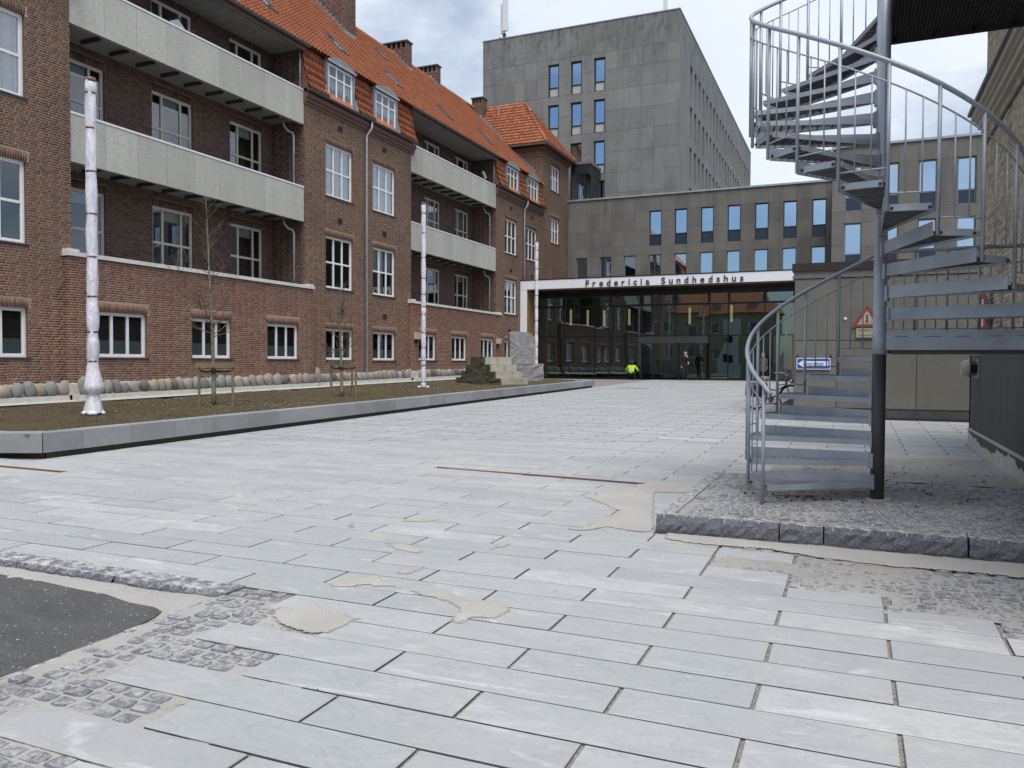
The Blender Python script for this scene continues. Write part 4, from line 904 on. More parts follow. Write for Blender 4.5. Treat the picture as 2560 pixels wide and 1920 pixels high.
# lobby behind the glass
mb=MB(); mb.box(-19.4,-1.5,GY+0.1,55.8,GZ-0.2,GZ+0.02); mb.build('lobby_floor',M['lobfloor'],EN)
hol=[(-7.7,-5.6,1.0,2.6),(-5.3,-3.2,1.0,2.6),(-10.9,-8.6,0.8,2.5)]; mb=MB(); wall_mb(FNY(55.7),-19.4,-1.5,0.3,6.3,hol,mb); wall_mb(FX(-19.35),GY+0.1,55.7,0.3,6.3,[],mb); mb.build('lobby_wall',M['interior'],EN)
mb=MB(); mb.box(-19.3,-1.5,GY+0.2,55.6,5.85,5.95); mb.build('lobby_ceiling',M['interior'],EN)
mb=MB()
for x in (-7.0,-6.3,-4.6,-3.9,-10.2,-9.4): mb.box(x-0.03,x+0.03,55.6,55.66,0.5,2.6)
mb.build('window_bars',M['alu_blk'],EN)
for k,(x,z) in enumerate(((-17.0,4.05),(-15.85,4.0),(-14.75,3.95),(-13.1,4.0),(-9.3,4.0),(-6.8,4.1))):
    t_=thing('pendant_lamp',(x*1.03,51.0,z),['leftmost pale tube lamp glowing behind the entrance glass','second pale tube lamp from the left behind the entrance glass','third pale tube lamp from the left behind the entrance glass','fourth pale tube lamp from the left behind the glass','pale tube lamp glowing above the revolving door','rightmost pale tube lamp behind the entrance glass'][k],'lamp','tube lamps in the lobby')
    mb=MB(); mb.lathe([(0.075,z),(0.075,z+1.05)],10,Matrix.Translation((x*1.03,51.0,0))); mb.build('tube',M['pend'],t_,True)
    mb=MB(); mb.lathe([(0.008,z+1.053),(0.008,5.8)],6,Matrix.Translation((x*1.03,51.0,0))); mb.build('cord',M['blk'],t_)
t_=thing('lobby_bench',(-17.2,50.2,GZ+0.02),'long dark bench behind the left end of the entrance glass','bench')
mb=MB(); mb.box(-18.7,-15.9,49.9,50.5,GZ+0.42,GZ+0.5); mb.build('seat',M['steel_dk'],t_); 
for x in (-18.4,-16.2):
    mb=MB(); mb.box(x-0.15,x+0.15,49.95,50.45,GZ+0.025,GZ+0.419); mb.build('leg',M['steel_dk'],t_)
t_=thing('timber_hoarding',(-2.55,48.3,g(48.3)),'rough brown timber hoarding against the right end of the entrance glass','hoarding')
for k in range(9):
    mb=MB(); mb.box(-3.25,-1.7,48.35+0.004*(k%2),48.40+0.004*(k%2),g(48.3)+0.02+k*0.29,g(48.3)+0.30+k*0.29); mb.build('board',M['ply'],t_)
for x in (-3.2,-1.8):
    mb=MB(); mb.box(x,x+0.08,48.41,48.5,g(48.3),g(48.3)+2.7); mb.build('post',M['ply'],t_)
# ------------------------------------------------------------------ yellow brick building on the right
YX=2.0; PX=1.85; YE=15.64
YB=thing('yellow_brick_building',(YX+3,8,0),'weathered yellow brick building with a moulded cornice and dark rendered plinth','building')
mb=MB(); wall_mb(FNX(YX),4.6,YE,1.4,7.6,[],mb); wall_mb(FPY(YE),YX,13,0,7.6,[],mb); wall_mb(FNY(4.6),YX,13,0,7.6,[],mb); mb.quad((YX,4.6,7.6),(13,4.6,7.6),(13,YE,7.6),(YX,YE,7.6)); wall_mb(FX(13),4.6,YE,0,7.6,[],mb); mb.build('wall',M['mortar_y'],YB)  # unseen south end of the walls placed for the shade cast on the staircase
yb_=brick_list(8.4,YE,1.7,7.5,[]); near=sorted([b for b in yb_ if b[1]-b[0]>0.2 and b[0]>11.2 and b[3]<5.0],key=lambda b:b[0])[:300]; ns=set(near)
q=Bricks(); q.add([b for b in yb_ if b not in ns],FNX(YX)); q.build('brickwork',M['brick_yel'],YB)
for b in near: brick_obj(YB,b,'NX',YX,M['brick_yel'])
for d,za,zb,mt in ((0.03,5.18,5.24,'steel_dk'),(0.06,5.42,5.50,'render_lt'),(0.11,5.503,5.60,'render_lt'),(0.15,5.603,5.66,'mortar_y'),(0.20,5.663,5.76,'render_lt'),(0.25,5.763,5.82,'gutter')):
    mb=MB(); mb.box(YX-d,YX+0.05,4.6-d,YE+d,za,zb); mb.build('cornice',M[mt] if mt!='render_lt' else M['mortar_y'],YB)
# plinth: dark render, drip line, unpainted torn lower edge
mb=MB(); mb.box(PX,YX+0.01,4.6,15.8,0.42,1.66); mb.box(PX,6.0,15.65,15.8,0.42,1.66); mb.build('plinth',M['render_dk'],YB)
mb=MB(); mb.box(PX-0.02,YX,4.6,15.82,0.425-0.045,0.418); mb.build('drip_line',M['render_lt'],YB)
mb=MB(); mb.box(PX-0.014,YX,4.6,15.815,-0.2,0.375); mb.build('plinth_foot',M['render_lt'],YB)
pts=[]; y=15.815
while y>6.6:
    pts.append((y,0.24+0.10*math.sin(y*1.7)*0.5+random.uniform(-0.02,0.02)+0.05*abs(math.sin(y*3.1))+0.03*abs(math.sin(y*7.3)))); y-=0.06
mb=MB()
for (a,za),(b,zb) in zip(pts[:-1],pts[1:]): mb.quad((PX-0.018,a,za),(PX-0.018,b,zb),(PX-0.018,b,0.376),(PX-0.018,a,0.376))
mb.build('torn_render_coat',M['render_dk'],YB)

# ------------------------------------------------------------------ ground: plaza, paving, setts, sand, kerbs, road
def gp(x,y,o=0.0): return (x,y,g(y)+o)
mb=MB(); n=60; ys=[-600,-40,-10]+[ -8+ i*1.0 for i in range(66)]+[120,700]
GB=MB()
def gy_(y): return g(max(min(y,60),-10))
for a,b in zip(ys[:-1],ys[1:]): GB.quad((-700,a,gy_(a)-0.075),(700,a,gy_(a)-0.075),(700,b,gy_(b)-0.075),(-700,b,gy_(b)-0.075))
GR=GB.build('ground',M['asphalt'],None,kind='structure')
PZ=MB()
def sheet(mb,x0,x1,y0,y1,off): mb.quad(gp(x0,y0,off),gp(x1,y0,off),gp(x1,y1,off),gp(x0,y1,off))
sheet(PZ,-30,-3.85,4.33,49.5,-0.014); sheet(PZ,-3.85,14,1.0,49.5,-0.014)
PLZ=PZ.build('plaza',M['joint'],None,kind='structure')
# slabs 1.20 x 0.30 in running bond
ROW0=2.80; slabs=[]
def row_limits(k,y):
    xa=-11.36 if y>8.3 else -16.0; xb=2.0
    if y<4.30: xa=-3.41 if k%2==0 else -2.81
    if 4.0<y<4.3: xa=-3.41
    if y<4.85: xb=0.8+1.2
    elif y<5.15: xb=2.0
    elif y<5.45: xb=0.80
    elif y<5.75: xb=0.20
    elif y<6.05: xb=-0.40
    elif y<7.05: xb=-0.40-0.6*(k%2)
    elif y<10.3: xb=-1.62
    elif y<12.6: xb=-0.4-0.6*(k%2)
    elif y<15.9: xb=1.83
    elif y<21.1: xb=6.0
    elif y<24: xb=-1.75
    else: xb=-1.45
    return xa,xb
for k in range(-5,154):
    y0=ROW0+0.3005*k; off=-1.0 if k%2==0 else -0.4      # row with k even: joints at -1.0 + 1.2 n
    xa,xb=row_limits(k,y0+0.1)
    if y0<1.85 and y0>1.2 : pass
    n0=int(math.floor((xa-off)/1.2))-1
    for n in range(n0,n0+40):
        x0=off+1.2*n; x1=x0+1.2
        p=max(x0,xa); q_=min(x1,xb)
        if q_-p<0.12: continue
        if y0>48.6: continue
        if y0+0.3>8.35 and p<-11.36: p=-11.36
        if q_-p<0.12: continue
        jx=0.006 if y0>7 else 0.0095
        # cut round the drain slots
        if -5.5<(p+q_)/2<-2.2 and False: continue
        slabs.append((p+jx,q_-jx,y0+(0.007 if y0<9 else 0.005),y0+(0.293 if y0<9 else 0.295)))
slabs.sort(key=lambda s:math.hypot((s[0]+s[1])/2+1.2,(s[2]+s[3])/2-1.0))
SM={}
def slab_mesh(w,d):
    key=(round(w,2),round(d,2),random.randrange(14))
    if key not in SM:
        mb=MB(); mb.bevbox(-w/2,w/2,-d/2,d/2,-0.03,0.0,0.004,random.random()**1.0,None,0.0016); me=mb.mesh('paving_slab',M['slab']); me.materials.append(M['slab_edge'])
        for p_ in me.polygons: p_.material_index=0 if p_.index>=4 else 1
        SM[key]=me
    return SM[key]
tilt=math.atan(0.0125)
def in_view(s):
    x,y=(s[0]+s[1])/2,(s[2]+s[3])/2; v=Vector((x,y,g(y)-1.5)); z=v.dot(fw); 
    return z>0.5 and abs(v.dot(r2)/z)<0.72 and v.dot(u2)/z>-0.56
vis=[s for s in slabs if in_view(s)]; single=vis[:300]; ss=set(single); rest=[s for s in slabs if s not in ss]
for s in single:
    x,y=(s[0]+s[1])/2,(s[2]+s[3])/2
    W=Matrix.Translation(gp(x,y,random.uniform(-0.0015,0.0015)))@Matrix.Rotation(tilt+random.uniform(-0.002,0.002),4,'X')@Matrix.Rotation(random.uniform(-0.0007,0.0007),4,'Y')
    inst('paving_slab',slab_mesh(s[1]-s[0],s[3]-s[2]),W,PLZ)
mb=MB()
for s in rest:
    o=random.uniform(-0.0015,0.0015); b=0.003; x0,x1,y0,y1=s
    v=[gp(x0,y0,-0.02),gp(x1,y0,-0.02),gp(x1,y1,-0.02),gp(x0,y1,-0.02),gp(x0+b,y0+b,o),gp(x1-b,y0+b,o),gp(x1-b,y1-b,o),gp(x0+b,y1-b,o)]
    mb.add(v,[(4,5,6,7),(0,1,5,4),(1,2,6,5),(2,3,7,6),(3,0,4,7)],random.random())
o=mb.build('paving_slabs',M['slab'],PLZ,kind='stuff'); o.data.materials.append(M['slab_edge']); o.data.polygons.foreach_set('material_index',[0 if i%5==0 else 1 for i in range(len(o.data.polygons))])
# setts
SV=[]
for k in range(14):
    mb=MB(); n=8; vs_=[];sx=random.uniform(0.9,1.1)
    for z,rr_ in ((-0.05,0.5),(-0.010,0.5),(0.0,0.44),(0.005,0.24)):
        for i in range(n):
            th=2*math.pi*i/n; c_,s_=math.cos(th),math.sin(th); m_=max(abs(c_),abs(s_)); j=random.uniform(0.94,1.03)*(0.90 if i%2 else 1.0)
            vs_.append((c_/m_*rr_*j*0.97,s_/m_*rr_*j*0.97,z+random.uniform(-0.003,0.003)))
    fs=[(r*n+i,r*n+(i+1)%n,(r+1)*n+(i+1)%n,(r+1)*n+i) for r in range(3) for i in range(n)]+[tuple(3*n+i for i in range(n))]
    mb.add(vs_,fs,random.random()); SV.append(mb)
SME=[m_.mesh('sett',M['sett']) for m_ in SV]
def setts(x0,x1,y0,y1,zf,pred=None,sx=0.118,sy=0.10,drop=0.01):
    out=[]; y=y0; r=0
    while y<y1-0.03:
        x=x0-random.uniform(0,0.06)
        while x<x1:
            w=sx*random.uniform(0.85,1.2); cx_,cy_=x+w/2,y+sy/2+random.uniform(-0.006,0.006)
            if x0-0.01<cx_-w/2+0.02 and cx_+w/2<x1+0.02 and (pred is None or pred(cx_,cy_)): out.append((cx_,cy_,zf(cx_,cy_)+random.uniform(-drop,drop*0.5),w-0.011,sy-0.010))
            x+=w
        y+=sy; r+=1
    return out
def sett_build(lst,parent,nobj):
    lst.sort(key=lambda s:math.hypot(s[0],s[1]))
    inv=[s for s in lst if in_view((s[0],s[0],s[1],s[1]))]; a=inv[:nobj]; st=set(a); b=[s for s in lst if s not in st]
    for s in a: inst('sett',random.choice(SME),Matrix.Translation(s[:3])@Matrix.Rotation(random.uniform(-0.05,0.05),4,'Z')@Matrix.Diagonal((s[3],s[4],1,1)),parent)
    mb=MB()
    for s in b:
        m_=random.choice(SV); mb.add([(s[0]+x*s[3],s[1]+y*s[4],s[2]+z) for x,y,z in m_.V],m_.F,m_.T[0])
    if b: tag(mb.build('setts',M['sett'],parent),kind='stuff')
def sand_sheet(name,x0,x1,y0,y1,zf,res,amp,parent=None,kind='structure',pred=None,f=6.0,hi=0.0,mat_='sand'):
    nx=max(2,int((x1-x0)/res)); ny=max(2,int((y1-y0)/res)); mb=MB(); idx={}
    ph=[random.uniform(0,6.28) for _ in range(8)]
    def nz(x,y): return 0.5*math.sin(f*x+ph[0]+1.3*math.sin(f*0.7*y+ph[1]))+0.5*math.sin(f*1.3*y+ph[2]+1.1*math.sin(f*0.9*x+ph[3]))+0.35*math.sin(f*2.9*(x+0.6*y)+ph[4])+0.3*math.sin(f*3.7*(y-0.5*x)+ph[5])
    for j in range(ny+1):
        for i in range(nx+1):
            x=x0+(x1-x0)*i/nx; y=y0+(y1-y0)*j/ny; mb.V.append((x,y,zf(x,y)+amp*nz(x,y)+random.uniform(-0.0015,0.0015))); mb.T.append(0.5)
    for j in range(ny):
        for i in range(nx):
            if pred is None or pred(x0+(x1-x0)*(i+0.5)/nx,y0+(y1-y0)*(j+0.5)/ny): a=j*(nx+1)+i; mb.F.append((a,a+1,a+nx+2,a+nx+1))
    return mb.build(name,M[mat_],parent,True,kind=kind)
# left sett strip between road and paving (toothed edge)
def predL(x,y):
    k=int(math.floor((y-ROW0)/0.3005)); xa=(-3.41 if k%2==0 else -2.81)
    if 4.0<y<4.3: xa=-3.41
    if 3.7<y<4.0: return x<-2.5
    return x<xa-0.03
SL=sand_sheet('sett_strip',-3.86,-2.42,1.2,4.12,lambda x,y:g(y)-0.0100,0.03,0.0035,pred=None)
sl_=setts(-3.82,-2.5,1.2,4.28,lambda x,y:g(y)-0.002+ (-0.012 if (3.55<y<4.05 and x>-3.2) else 0),predL,0.13,0.1002,0.006); sett_build(sl_,SL,300)
# right sett field below the kerb
def predR(x,y):
    k=int(math.floor((y-ROW0)/0.3005)); return x>row_limits(k,y)[1]+0.03
SR=sand_sheet('sett_field',-1.05,2.0,4.9,7.12,lambda x,y:g(y)-0.008+0.009*max(0,min(1,(1.1-x)/1.0))-0.003,0.035,0.006,pred=predR,mat_='sand_dk')
sr_=setts(-1.0,2.0,5.1,7.1,lambda x,y:g(y)-0.003,predR,0.115,0.10,0.007); sett_build(sr_,SR,300)
# raised sett platform under the stair
PLH=0.142
def pz(x,y): return PLH if y<10.2 else PLH+(g(13.4)+0.012-PLH)*min(1,(y-10.2)/3.2)
PF=sand_sheet('stair_platform',-1.48,1.86,7.22,10.25,lambda x,y:pz(x,y)-0.007+0.006*max(0,min(1,(y-8.0)/2.2))-0.004,0.04,0.0055,mat_='sand_dk')
sp_=setts(-1.46,1.85,7.24,10.2,lambda x,y:pz(x,y)-0.004,None,0.112,0.098,0.006); sett_build(sp_,PF,300)
SB=sand_sheet('sandy_sett_field',-1.0,1.86,10.2,13.6,lambda x,y:pz(x,y)+0.001-0.03*max(0,(-0.4-x)/0.6),0.05,0.006,mat_='sand_dk')
sb_=setts(-0.6,1.84,10.3,13.0,lambda x,y:pz(x,y)-0.006,None,0.115,0.10,0.005); sett_build(sb_,SB,0)
# kerbs
def kerb_block(x0,x1,y0,y1,z0,z1,parent,front='Y'):
    mb=MB(); nx=max(2,int((x1-x0)/0.04)); nz=4; V=[]
    if front=='Y':
        for j in range(nz+1):
            for i in range(nx+1):
                e=0.022 if 0<j<nz else 0.006
                V.append((x0+(x1-x0)*i/nx,y0-random.uniform(0,e)+(0.01 if j==nz else 0),z0+(z1-z0)*j/nz+(random.uniform(-0.004,0.004) if 0<j<=nz else 0)))
        f=[(j*(nx+1)+i,j*(nx+1)+i+1,(j+1)*(nx+1)+i+1,(j+1)*(nx+1)+i) for j in range(nz) for i in range(nx)]
        b=len(V); tb=nz*(nx+1)
        for i in range(nx+1): V.append((x0+(x1-x0)*i/nx,y1,z1+random.uniform(-0.003,0.003)))
        f+=[(tb+i,tb+i+1,b+i+1,b+i) for i in range(nx)]
        for xx,ii in ((x0,0),(x1,nx)):
            c=len(V); V+=[(xx,y1,z0)]; f.append((ii,tb+ii,b+ii,c))
        mb.add(V,f,random.random()*0.4)
        o=mb.build('kerb_stone',M['kerbstone'],parent)
        x=x0+0.06
        while x<x1-0.05:
            m2=MB(); h_=random.uniform(0.012,0.03); m2.box(x,x+0.014,y0-0.006,y0+0.01,z1-h_,z1-0.001); m2.build('drill_mark',M['chip'],o) if random.random()<0.8 else None; x+=random.uniform(0.11,0.15)
        return o
kb=thing('platform_kerb',(0.2,7.1,0),'rough dark granite kerb along the front of the stair platform','kerb')
for a,b in ((-1.61,-0.565),(-0.553,-0.215),(-0.203,0.835),(0.85,1.98)): kerb_block(a,b,7.09,7.24,-0.03,0.147,kb)
kl=MB(); 
for i in range(3): 
    a=7.245+i*1.0; mb=MB(); mb.bevbox(-1.61,-1.47,a,a+0.985,-0.02,0.146,0.006,0.9,None,0.003); mb.build('kerb_stone',M['kerbstone'],kb)
ke=thing('road_kerb',(-5.5,4.2,g(4)),'low granite kerb with drill marks between asphalt and paving','kerb')
x=-9.0
for i in range(5):
    x1=x+1.035; kerb_block(x,x1-0.012,4.12,4.325,g(4.2)-0.12,g(4.2)+0.004,ke); x=x1
ee=thing('edge_stones',(-3.84,3,g(3)),'narrow flush granite edging beside the asphalt','kerb')
y=1.2
while y<4.1:
    l=random.uniform(0.28,0.5); l=min(l,4.1-y); mb=MB(); mb.bevbox(-3.895,-3.835,y,y+l-0.01,g(y)-0.1,g(y)-0.012,0.006,0.6,None,0.004); mb.build('edge_stone',M['kerbstone'],ee); y+=l
# asphalt road patch
rd=MB(); 
pts=[(-12,4.02),(-9,4.03),(-6.3,4.02),(-5.9,3.98),(-5.4,3.97),(-5.0,3.93),(-4.7,3.92),(-4.4,3.84),(-4.15,3.83),(-4.05,3.80),(-4.02,3.7),(-3.98,3.55),(-3.93,3.42),(-3.92,3.2),(-3.90,3.0),(-3.91,2.7),(-3.90,2.3),(-3.9,0.5),(-12,0.5)]
pts=[(x+random.uniform(-0.015,0.015),y+random.uniform(-0.012,0.012)) for x,y in pts]
rd.poly([gp(x,y,-0.048) for x,y in pts]); rd.build('road',M['asphalt'],None,kind='structure')
sand_sheet('road_edge_sand',-12,-3.89,2.2,4.13,lambda x,y:g(y)-0.060+0.006*max(0,min(1,(y-3.4)/0.6))+0.012*max(0,1-abs(y-4.1)/0.22)+0.016*max(0,1-math.hypot(x+3.95,y-4.0)/0.42),0.035,0.003,pred=lambda x,y:y>3.6 or x>-4.2)
# thin sand blown over the slabs
def blob(name,pts,h=0.006,lab=None):
    P=[Vector((x,y,0)) for x,y in pts]; n=len(P); Q=[]
    for i in range(n):                                        # refine outline with jitter
        a,b=P[i],P[(i+1)%n]; m_=max(1,int((b-a).length/0.045))
        for k in range(m_): Q.append(a.lerp(b,k/m_)+Vector((random.uniform(-0.012,0.012),random.uniform(-0.012,0.012),0)))
    from mathutils.geometry import delaunay_2d_cdt
    n=len(Q); xs_=[p.x for p in Q]; ys_=[p.y for p in Q]; pts2=[Vector((p.x,p.y)) for p in Q]
    def dist(p): return min((p-q).length for q in pts2)
    x=min(xs_)
    while x<max(xs_):
        y=min(ys_)
        while y<max(ys_):
            ins=False; k=n-1
            for i in range(n):
                if (ys_[i]>y)!=(ys_[k]>y) and x<(xs_[k]-xs_[i])*(y-ys_[i])/(ys_[k]-ys_[i]+1e-12)+xs_[i]: ins=not ins
                k=i
            p=Vector((x+random.uniform(-0.01,0.01),y+random.uniform(-0.01,0.01)))
            if ins and dist(p)>0.03: pts2.append(p)
            y+=0.05
        x+=0.05
    bnd=pts2[:n]; ov,oe,of,_,_,_=delaunay_2d_cdt(pts2,[(i,(i+1)%n) for i in range(n)],[list(range(n))],1,1e-5)
    mb=MB()
    for p in ov:
        d=min((p-q).length for q in bnd); u=min(1.0,d/0.085); mb.V.append(gp(p.x,p.y,0.0035+(h-0.0035)*u)); mb.T.append(u)
    mb.F=[tuple(f) for f in of]; o=mb.build(name,M['sand_thin'],None,False); tag(o,lab,None,None,'stuff'); return o
def ginv(px,py,off=0.0):
    v=r2*((px-1280)/1997.1)-u2*((py-960)/1997.1)+fw; t_=(1.5+0.0125*8-off)/(0.0125*v.y-v.z); return (v.x*t_,v.y*t_)
def blobpx(name,ox,oy,s,pts,lab,h=0.006): return blob(name,[ginv(ox+x*s,oy+y*s) for x,y in pts],h,lab)
blobpx('sand_patch',640,1400,.434,[(385,155),(430,125),(520,100),(640,95),(720,80),(750,90),(760,115),(830,145),(880,165),(960,175),(1060,172),(1120,178),(1180,205),(1250,230),(1300,220),(1390,250),(1480,270),(1490,300),(1440,325),(1400,345),(1350,350),(1250,340),(1200,375),(1130,375),(1090,365),(1085,350),(1115,320),(1140,290),(1100,255),(1000,225),(880,200),(780,165),(640,155),(520,165),(430,170)],'large branching sand patch on the paving slabs in the foreground')
blobpx('sand_patch',640,1400,.434,[(150,240),(200,265),(300,258),(390,258),(440,295),(520,300),(570,320),(660,330),(655,350),(590,360),(450,428),(330,440),(200,405),(100,380),(60,300)],'sand patch at the end of the sett strip beside the asphalt',0.002)
blobpx('sand_patch',640,1400,.434,[(780,75),(800,55),(880,45),(960,35),(1010,42),(960,60),(930,85),(880,92),(800,85)],'small sand patch just behind the large branching one')
blobpx('sand_patch',800,1100,.36166,[(165,590),(210,577),(275,577),(270,600),(240,630),(205,625),(180,610)],'smallest sand patch left of the middle of the plaza')
blobpx('sand_patch',800,1100,.36166,[(430,690),(490,685),(540,715),(600,712),(670,735),(740,770),(730,785),(640,790),(560,770),(500,765),(470,745),(440,740)],'middling sand patch on slabs left of the granite kerb')
blobpx('sand_patch',800,1100,.36166,[(520,555),(600,540),(680,535),(760,550),(850,548),(820,560),(720,575),(640,570),(560,568)],'faint long sand patch among the slabs in mid plaza',0.003)
blobpx('sand_patch',800,1100,.36166,[(1150,750),(1200,720),(1240,700),(1350,708),(1350,720),(1290,745),(1220,765),(1160,765)],'oval sand patch on the slabs in front of the drain channel')
blobpx('sand_patch',800,1100,.36166,[(1620,370),(1700,380),(1800,392),(1890,385),(1880,365),(1950,345),(2120,330),(2290,300),(2330,320),(2330,640),(2240,645),(2080,625),(1990,610),(1880,630),(1800,635),(1680,620),(1700,605),(1820,600),(1850,565),(1920,540),(2020,510),(2050,490),(1980,465),(1930,440),(1840,405)],'wide sand drift against the left corner of the stair platform',0.009)
blob('sand_patch',[(-1.6,9.2),(-2.2,9.0),(-2.5,9.5),(-2.1,10.1),(-1.5,10.6),(-0.8,10.7),(-0.9,10.2),(-1.45,10.1)],0.008,'sand drift behind the far left corner of the stair platform')
blob('sand_patch',[(-1.55,7.08),(-1.5,6.78),(-1.1,6.7),(-0.6,6.75),(-0.2,6.6),(0.3,6.55),(0.9,6.6),(1.6,6.5),(1.9,6.6),(1.9,7.08)],0.014,'sand along the foot of the granite platform kerb')
# dark crumbs
rk=MB()
for k in range(150):
    if k<60: x,y=random.gauss(-0.45,0.22),random.gauss(8.62,0.10)
    elif k<100: x,y=random.gauss(0.6,0.5),random.gauss(9.6,0.5)
    elif k<130: x,y=random.uniform(-0.4,1.7),random.uniform(9.8,12.6)
    else: x,y=random.uniform(-5,1.5),random.uniform(2.5,7)
    if not(-1.4<x<1.8) and k<130: continue
    z=(pz(x,y) if y>7.2 and k<130 else g(y)); s=random.uniform(0.004,0.016) if k<130 else random.uniform(0.003,0.006)
    rk.lathe([(s*0.6,0),(s,s*0.5),(s*0.5,s)],5,Matrix.Translation((x,y,z)),wob=0.3)
tag(rk.build('soil_crumbs',M['soil'],None),'dark soil crumbs scattered on the setts under the staircase',None,None,'stuff')
# drains
def drain(c,l,rz,lab):
    t_=thing('drain_channel',gp(c[0],c[1]),lab,'drain','rusty slot drains',rz); W=WM[t_.name]@Matrix.Rotation(tilt,4,'X')
    mb=MB(); mb.box(-l/2,l/2,-0.05,-0.042,-0.002,0.006); mb.box(-l/2,l/2,0.042,0.05,-0.002,0.006); mb.box(-l/2,l/2,-0.042,0.042,-0.02,-0.001); mb.T=[0.5]*len(mb.V)
    inst('frame',mb.mesh('frame',M['rust']),W,t_); mb=MB(); x=-l/2+0.02
    while x<l/2-0.02: mb.box(x,x+0.012,-0.041,0.041,0.0,0.005); x+=0.026
    inst('grate',mb.mesh('grate',M['rust']),W,t_)
drain((-3.85,9.76),3.12,-0.0955,'long rusty slot drain in the middle of the plaza')
drain((-10.7,7.57),1.75,-0.03,'short rusty slot drain by the corner of the planter')
t_=thing('access_cover',gp(-9.3,36.2,0.004),'thin dark access cover in the far paving','cover'); mb=MB(); mb.box(-10.1,-8.6,35.95,36.3,g(36)+0.003,g(36)+0.006); mb.build('plate',M['conc_base'],t_); mb=MB(); mb.box(-9.4,-9.3,36.1,36.15,g(36)+0.0065,g(36)+0.02); mb.build('handle',M['iron'],t_)

# ------------------------------------------------------------------ planter, lawn bed
def kt(y): return 0.40+0.0105*(y-8.4)
PLN=thing('planter',(-11.4,22,g(22)),'long raised planter edged with pale concrete blocks on a dark recessed base','planter')
XE=-11.40
def kblock(p0,p1,inner0,inner1,t_):
    """block between outer points p0,p1 and inner points (x,y); sits on the recessed base"""
    v=[]; 
    for (x,y) in (p0,p1,inner1,inner0): v.append((x,y,g(y)+0.085))
    for (x,y) in (p0,p1,inner1,inner0): v.append((x,y,kt(y)))
    mb=MB(); c=Vector((sum(a[0] for a in v)/8,sum(a[1] for a in v)/8,0)); w=[]
    for a in v[4:]: d=(c-Vector((a[0],a[1],0))).normalized()*0.012; w.append((a[0]+d.x,a[1]+d.y,a[2]))
    v2=v[:4]+[(a[0],a[1],a[2]-0.01) for a in v[4:]]+w
    mb.add(v2,[(0,1,2,3)[::-1],(0,1,5,4),(1,2,6,5),(2,3,7,6),(3,0,4,7),(4,5,9,8),(5,6,10,9),(6,7,11,10),(7,4,8,11),(8,9,10,11)],t_); mb.build('kerb_block',M['conc_kerb'],PLN)
y=9.08; gap=0.004
while y<36.3:
    y1=min(y+0.958,36.5); kblock((XE,y+gap),(XE,y1-gap),(XE-0.28,y+gap),(XE-0.28,y1-gap),random.random()); y=y1
# chamfered near corner and short ends
kblock((XE-0.02,8.42),(XE,9.08-gap),(XE-0.28,8.70),(XE-0.28,9.08-gap),0.3); kblock((-12.15,8.12),(XE-0.03,8.41),(-12.15,8.42),(XE-0.29,8.69),0.5)
x=-12.16
while x>-19.0: kblock((x-0.95,8.12),(x-gap,8.12),(x-0.95,8.42),(x-gap,8.42),random.random()); x-=0.96
x=XE
kblock((XE-0.9,36.5+0.28),(XE,36.5+0.28),(XE-0.9,36.505),(XE,36.505),0.4)
kblock((XE-1.8,37.6),(XE-0.91,36.79),(XE-1.8,37.3),(XE-0.92,36.51),0.6)
mb=MB()
for a,b in (((XE-0.07,8.5),(XE-0.07,36.6)),):
    v=[(a[0],a[1],g(a[1])-0.05),(b[0],b[1],g(b[1])-0.05),(b[0],b[1],g(b[1])+0.083),(a[0],a[1],g(a[1])+0.083)]; v+=[(p[0]-0.15,p[1],p[2]) for p in v]; mb.add(v,[(0,1,2,3),(4,7,6,5),(3,2,6,7)])
mb.add([(-19,8.22,-0.05),(XE-0.1,8.5,-0.05),(XE-0.1,8.5,0.09),(-19,8.22,0.09)],[(0,1,2,3)]); mb.build('recessed_base',M['conc_base'],PLN)
# lawn
def soil_z(x,y): 
    t_=max(0,min(1,(-11.7-x)/6.8)); return kt(y)-0.045+t_*(0.0)+0.015*math.sin(x*3.1+y)+0.012*math.sin(y*4.3-x*2)
mb=MB(); nx,ny=40,150
for j in range(ny+1):
    for i in range(nx+1):
        x=-18.7+(XE-0.2+18.7)*i/nx; yy=8.3+(47.5-8.3)*j/ny; mb.V.append((x,yy,soil_z(x,yy)+random.uniform(-0.018,0.018))); mb.T.append(0.5)
for j in range(ny):
    for i in range(nx):
        x=-18.7+7.3*(i+0.5)/nx; yy=8.3+39.2*(j+0.5)/ny
        if yy>36.6 and x>-11.4-(yy-36.6)*1.1-0.6: continue
        a=j*(nx+1)+i; mb.F.append((a,a+1,a+nx+2,a+nx+1))
mb.build('soil_bed',M['soil'],None,True,kind='structure')
gm=MB()
for k in range(26000):
    yy=8.5+35*random.random()**1.35; x=random.uniform(-18.6,XE-0.32)
    if yy>36.4 and x>-11.4-(yy-36.4)*1.1-0.7: continue
    if math.sin(x*1.7+2*math.sin(yy*0.9))+math.sin(yy*1.3+x)+random.uniform(-1.2,1.2)<-0.3: continue
    z=soil_z(x,yy)-0.004; h_=random.uniform(0.015,0.05); a=random.uniform(0,6.28); w=random.uniform(0.004,0.012); dx,dy=math.cos(a),math.sin(a); l=random.uniform(-0.04,0.04)
    gm.add([(x-dx*w,yy-dy*w,z),(x+dx*w,yy+dy*w,z),(x+l,yy+random.uniform(-0.04,0.04),z+h_)],[(0,1,2)],random.random())
tag(gm.build('grass',M['grass'],None),'thin dull grass sprouting on the raised bed',None,None,'stuff')
wf=MB()
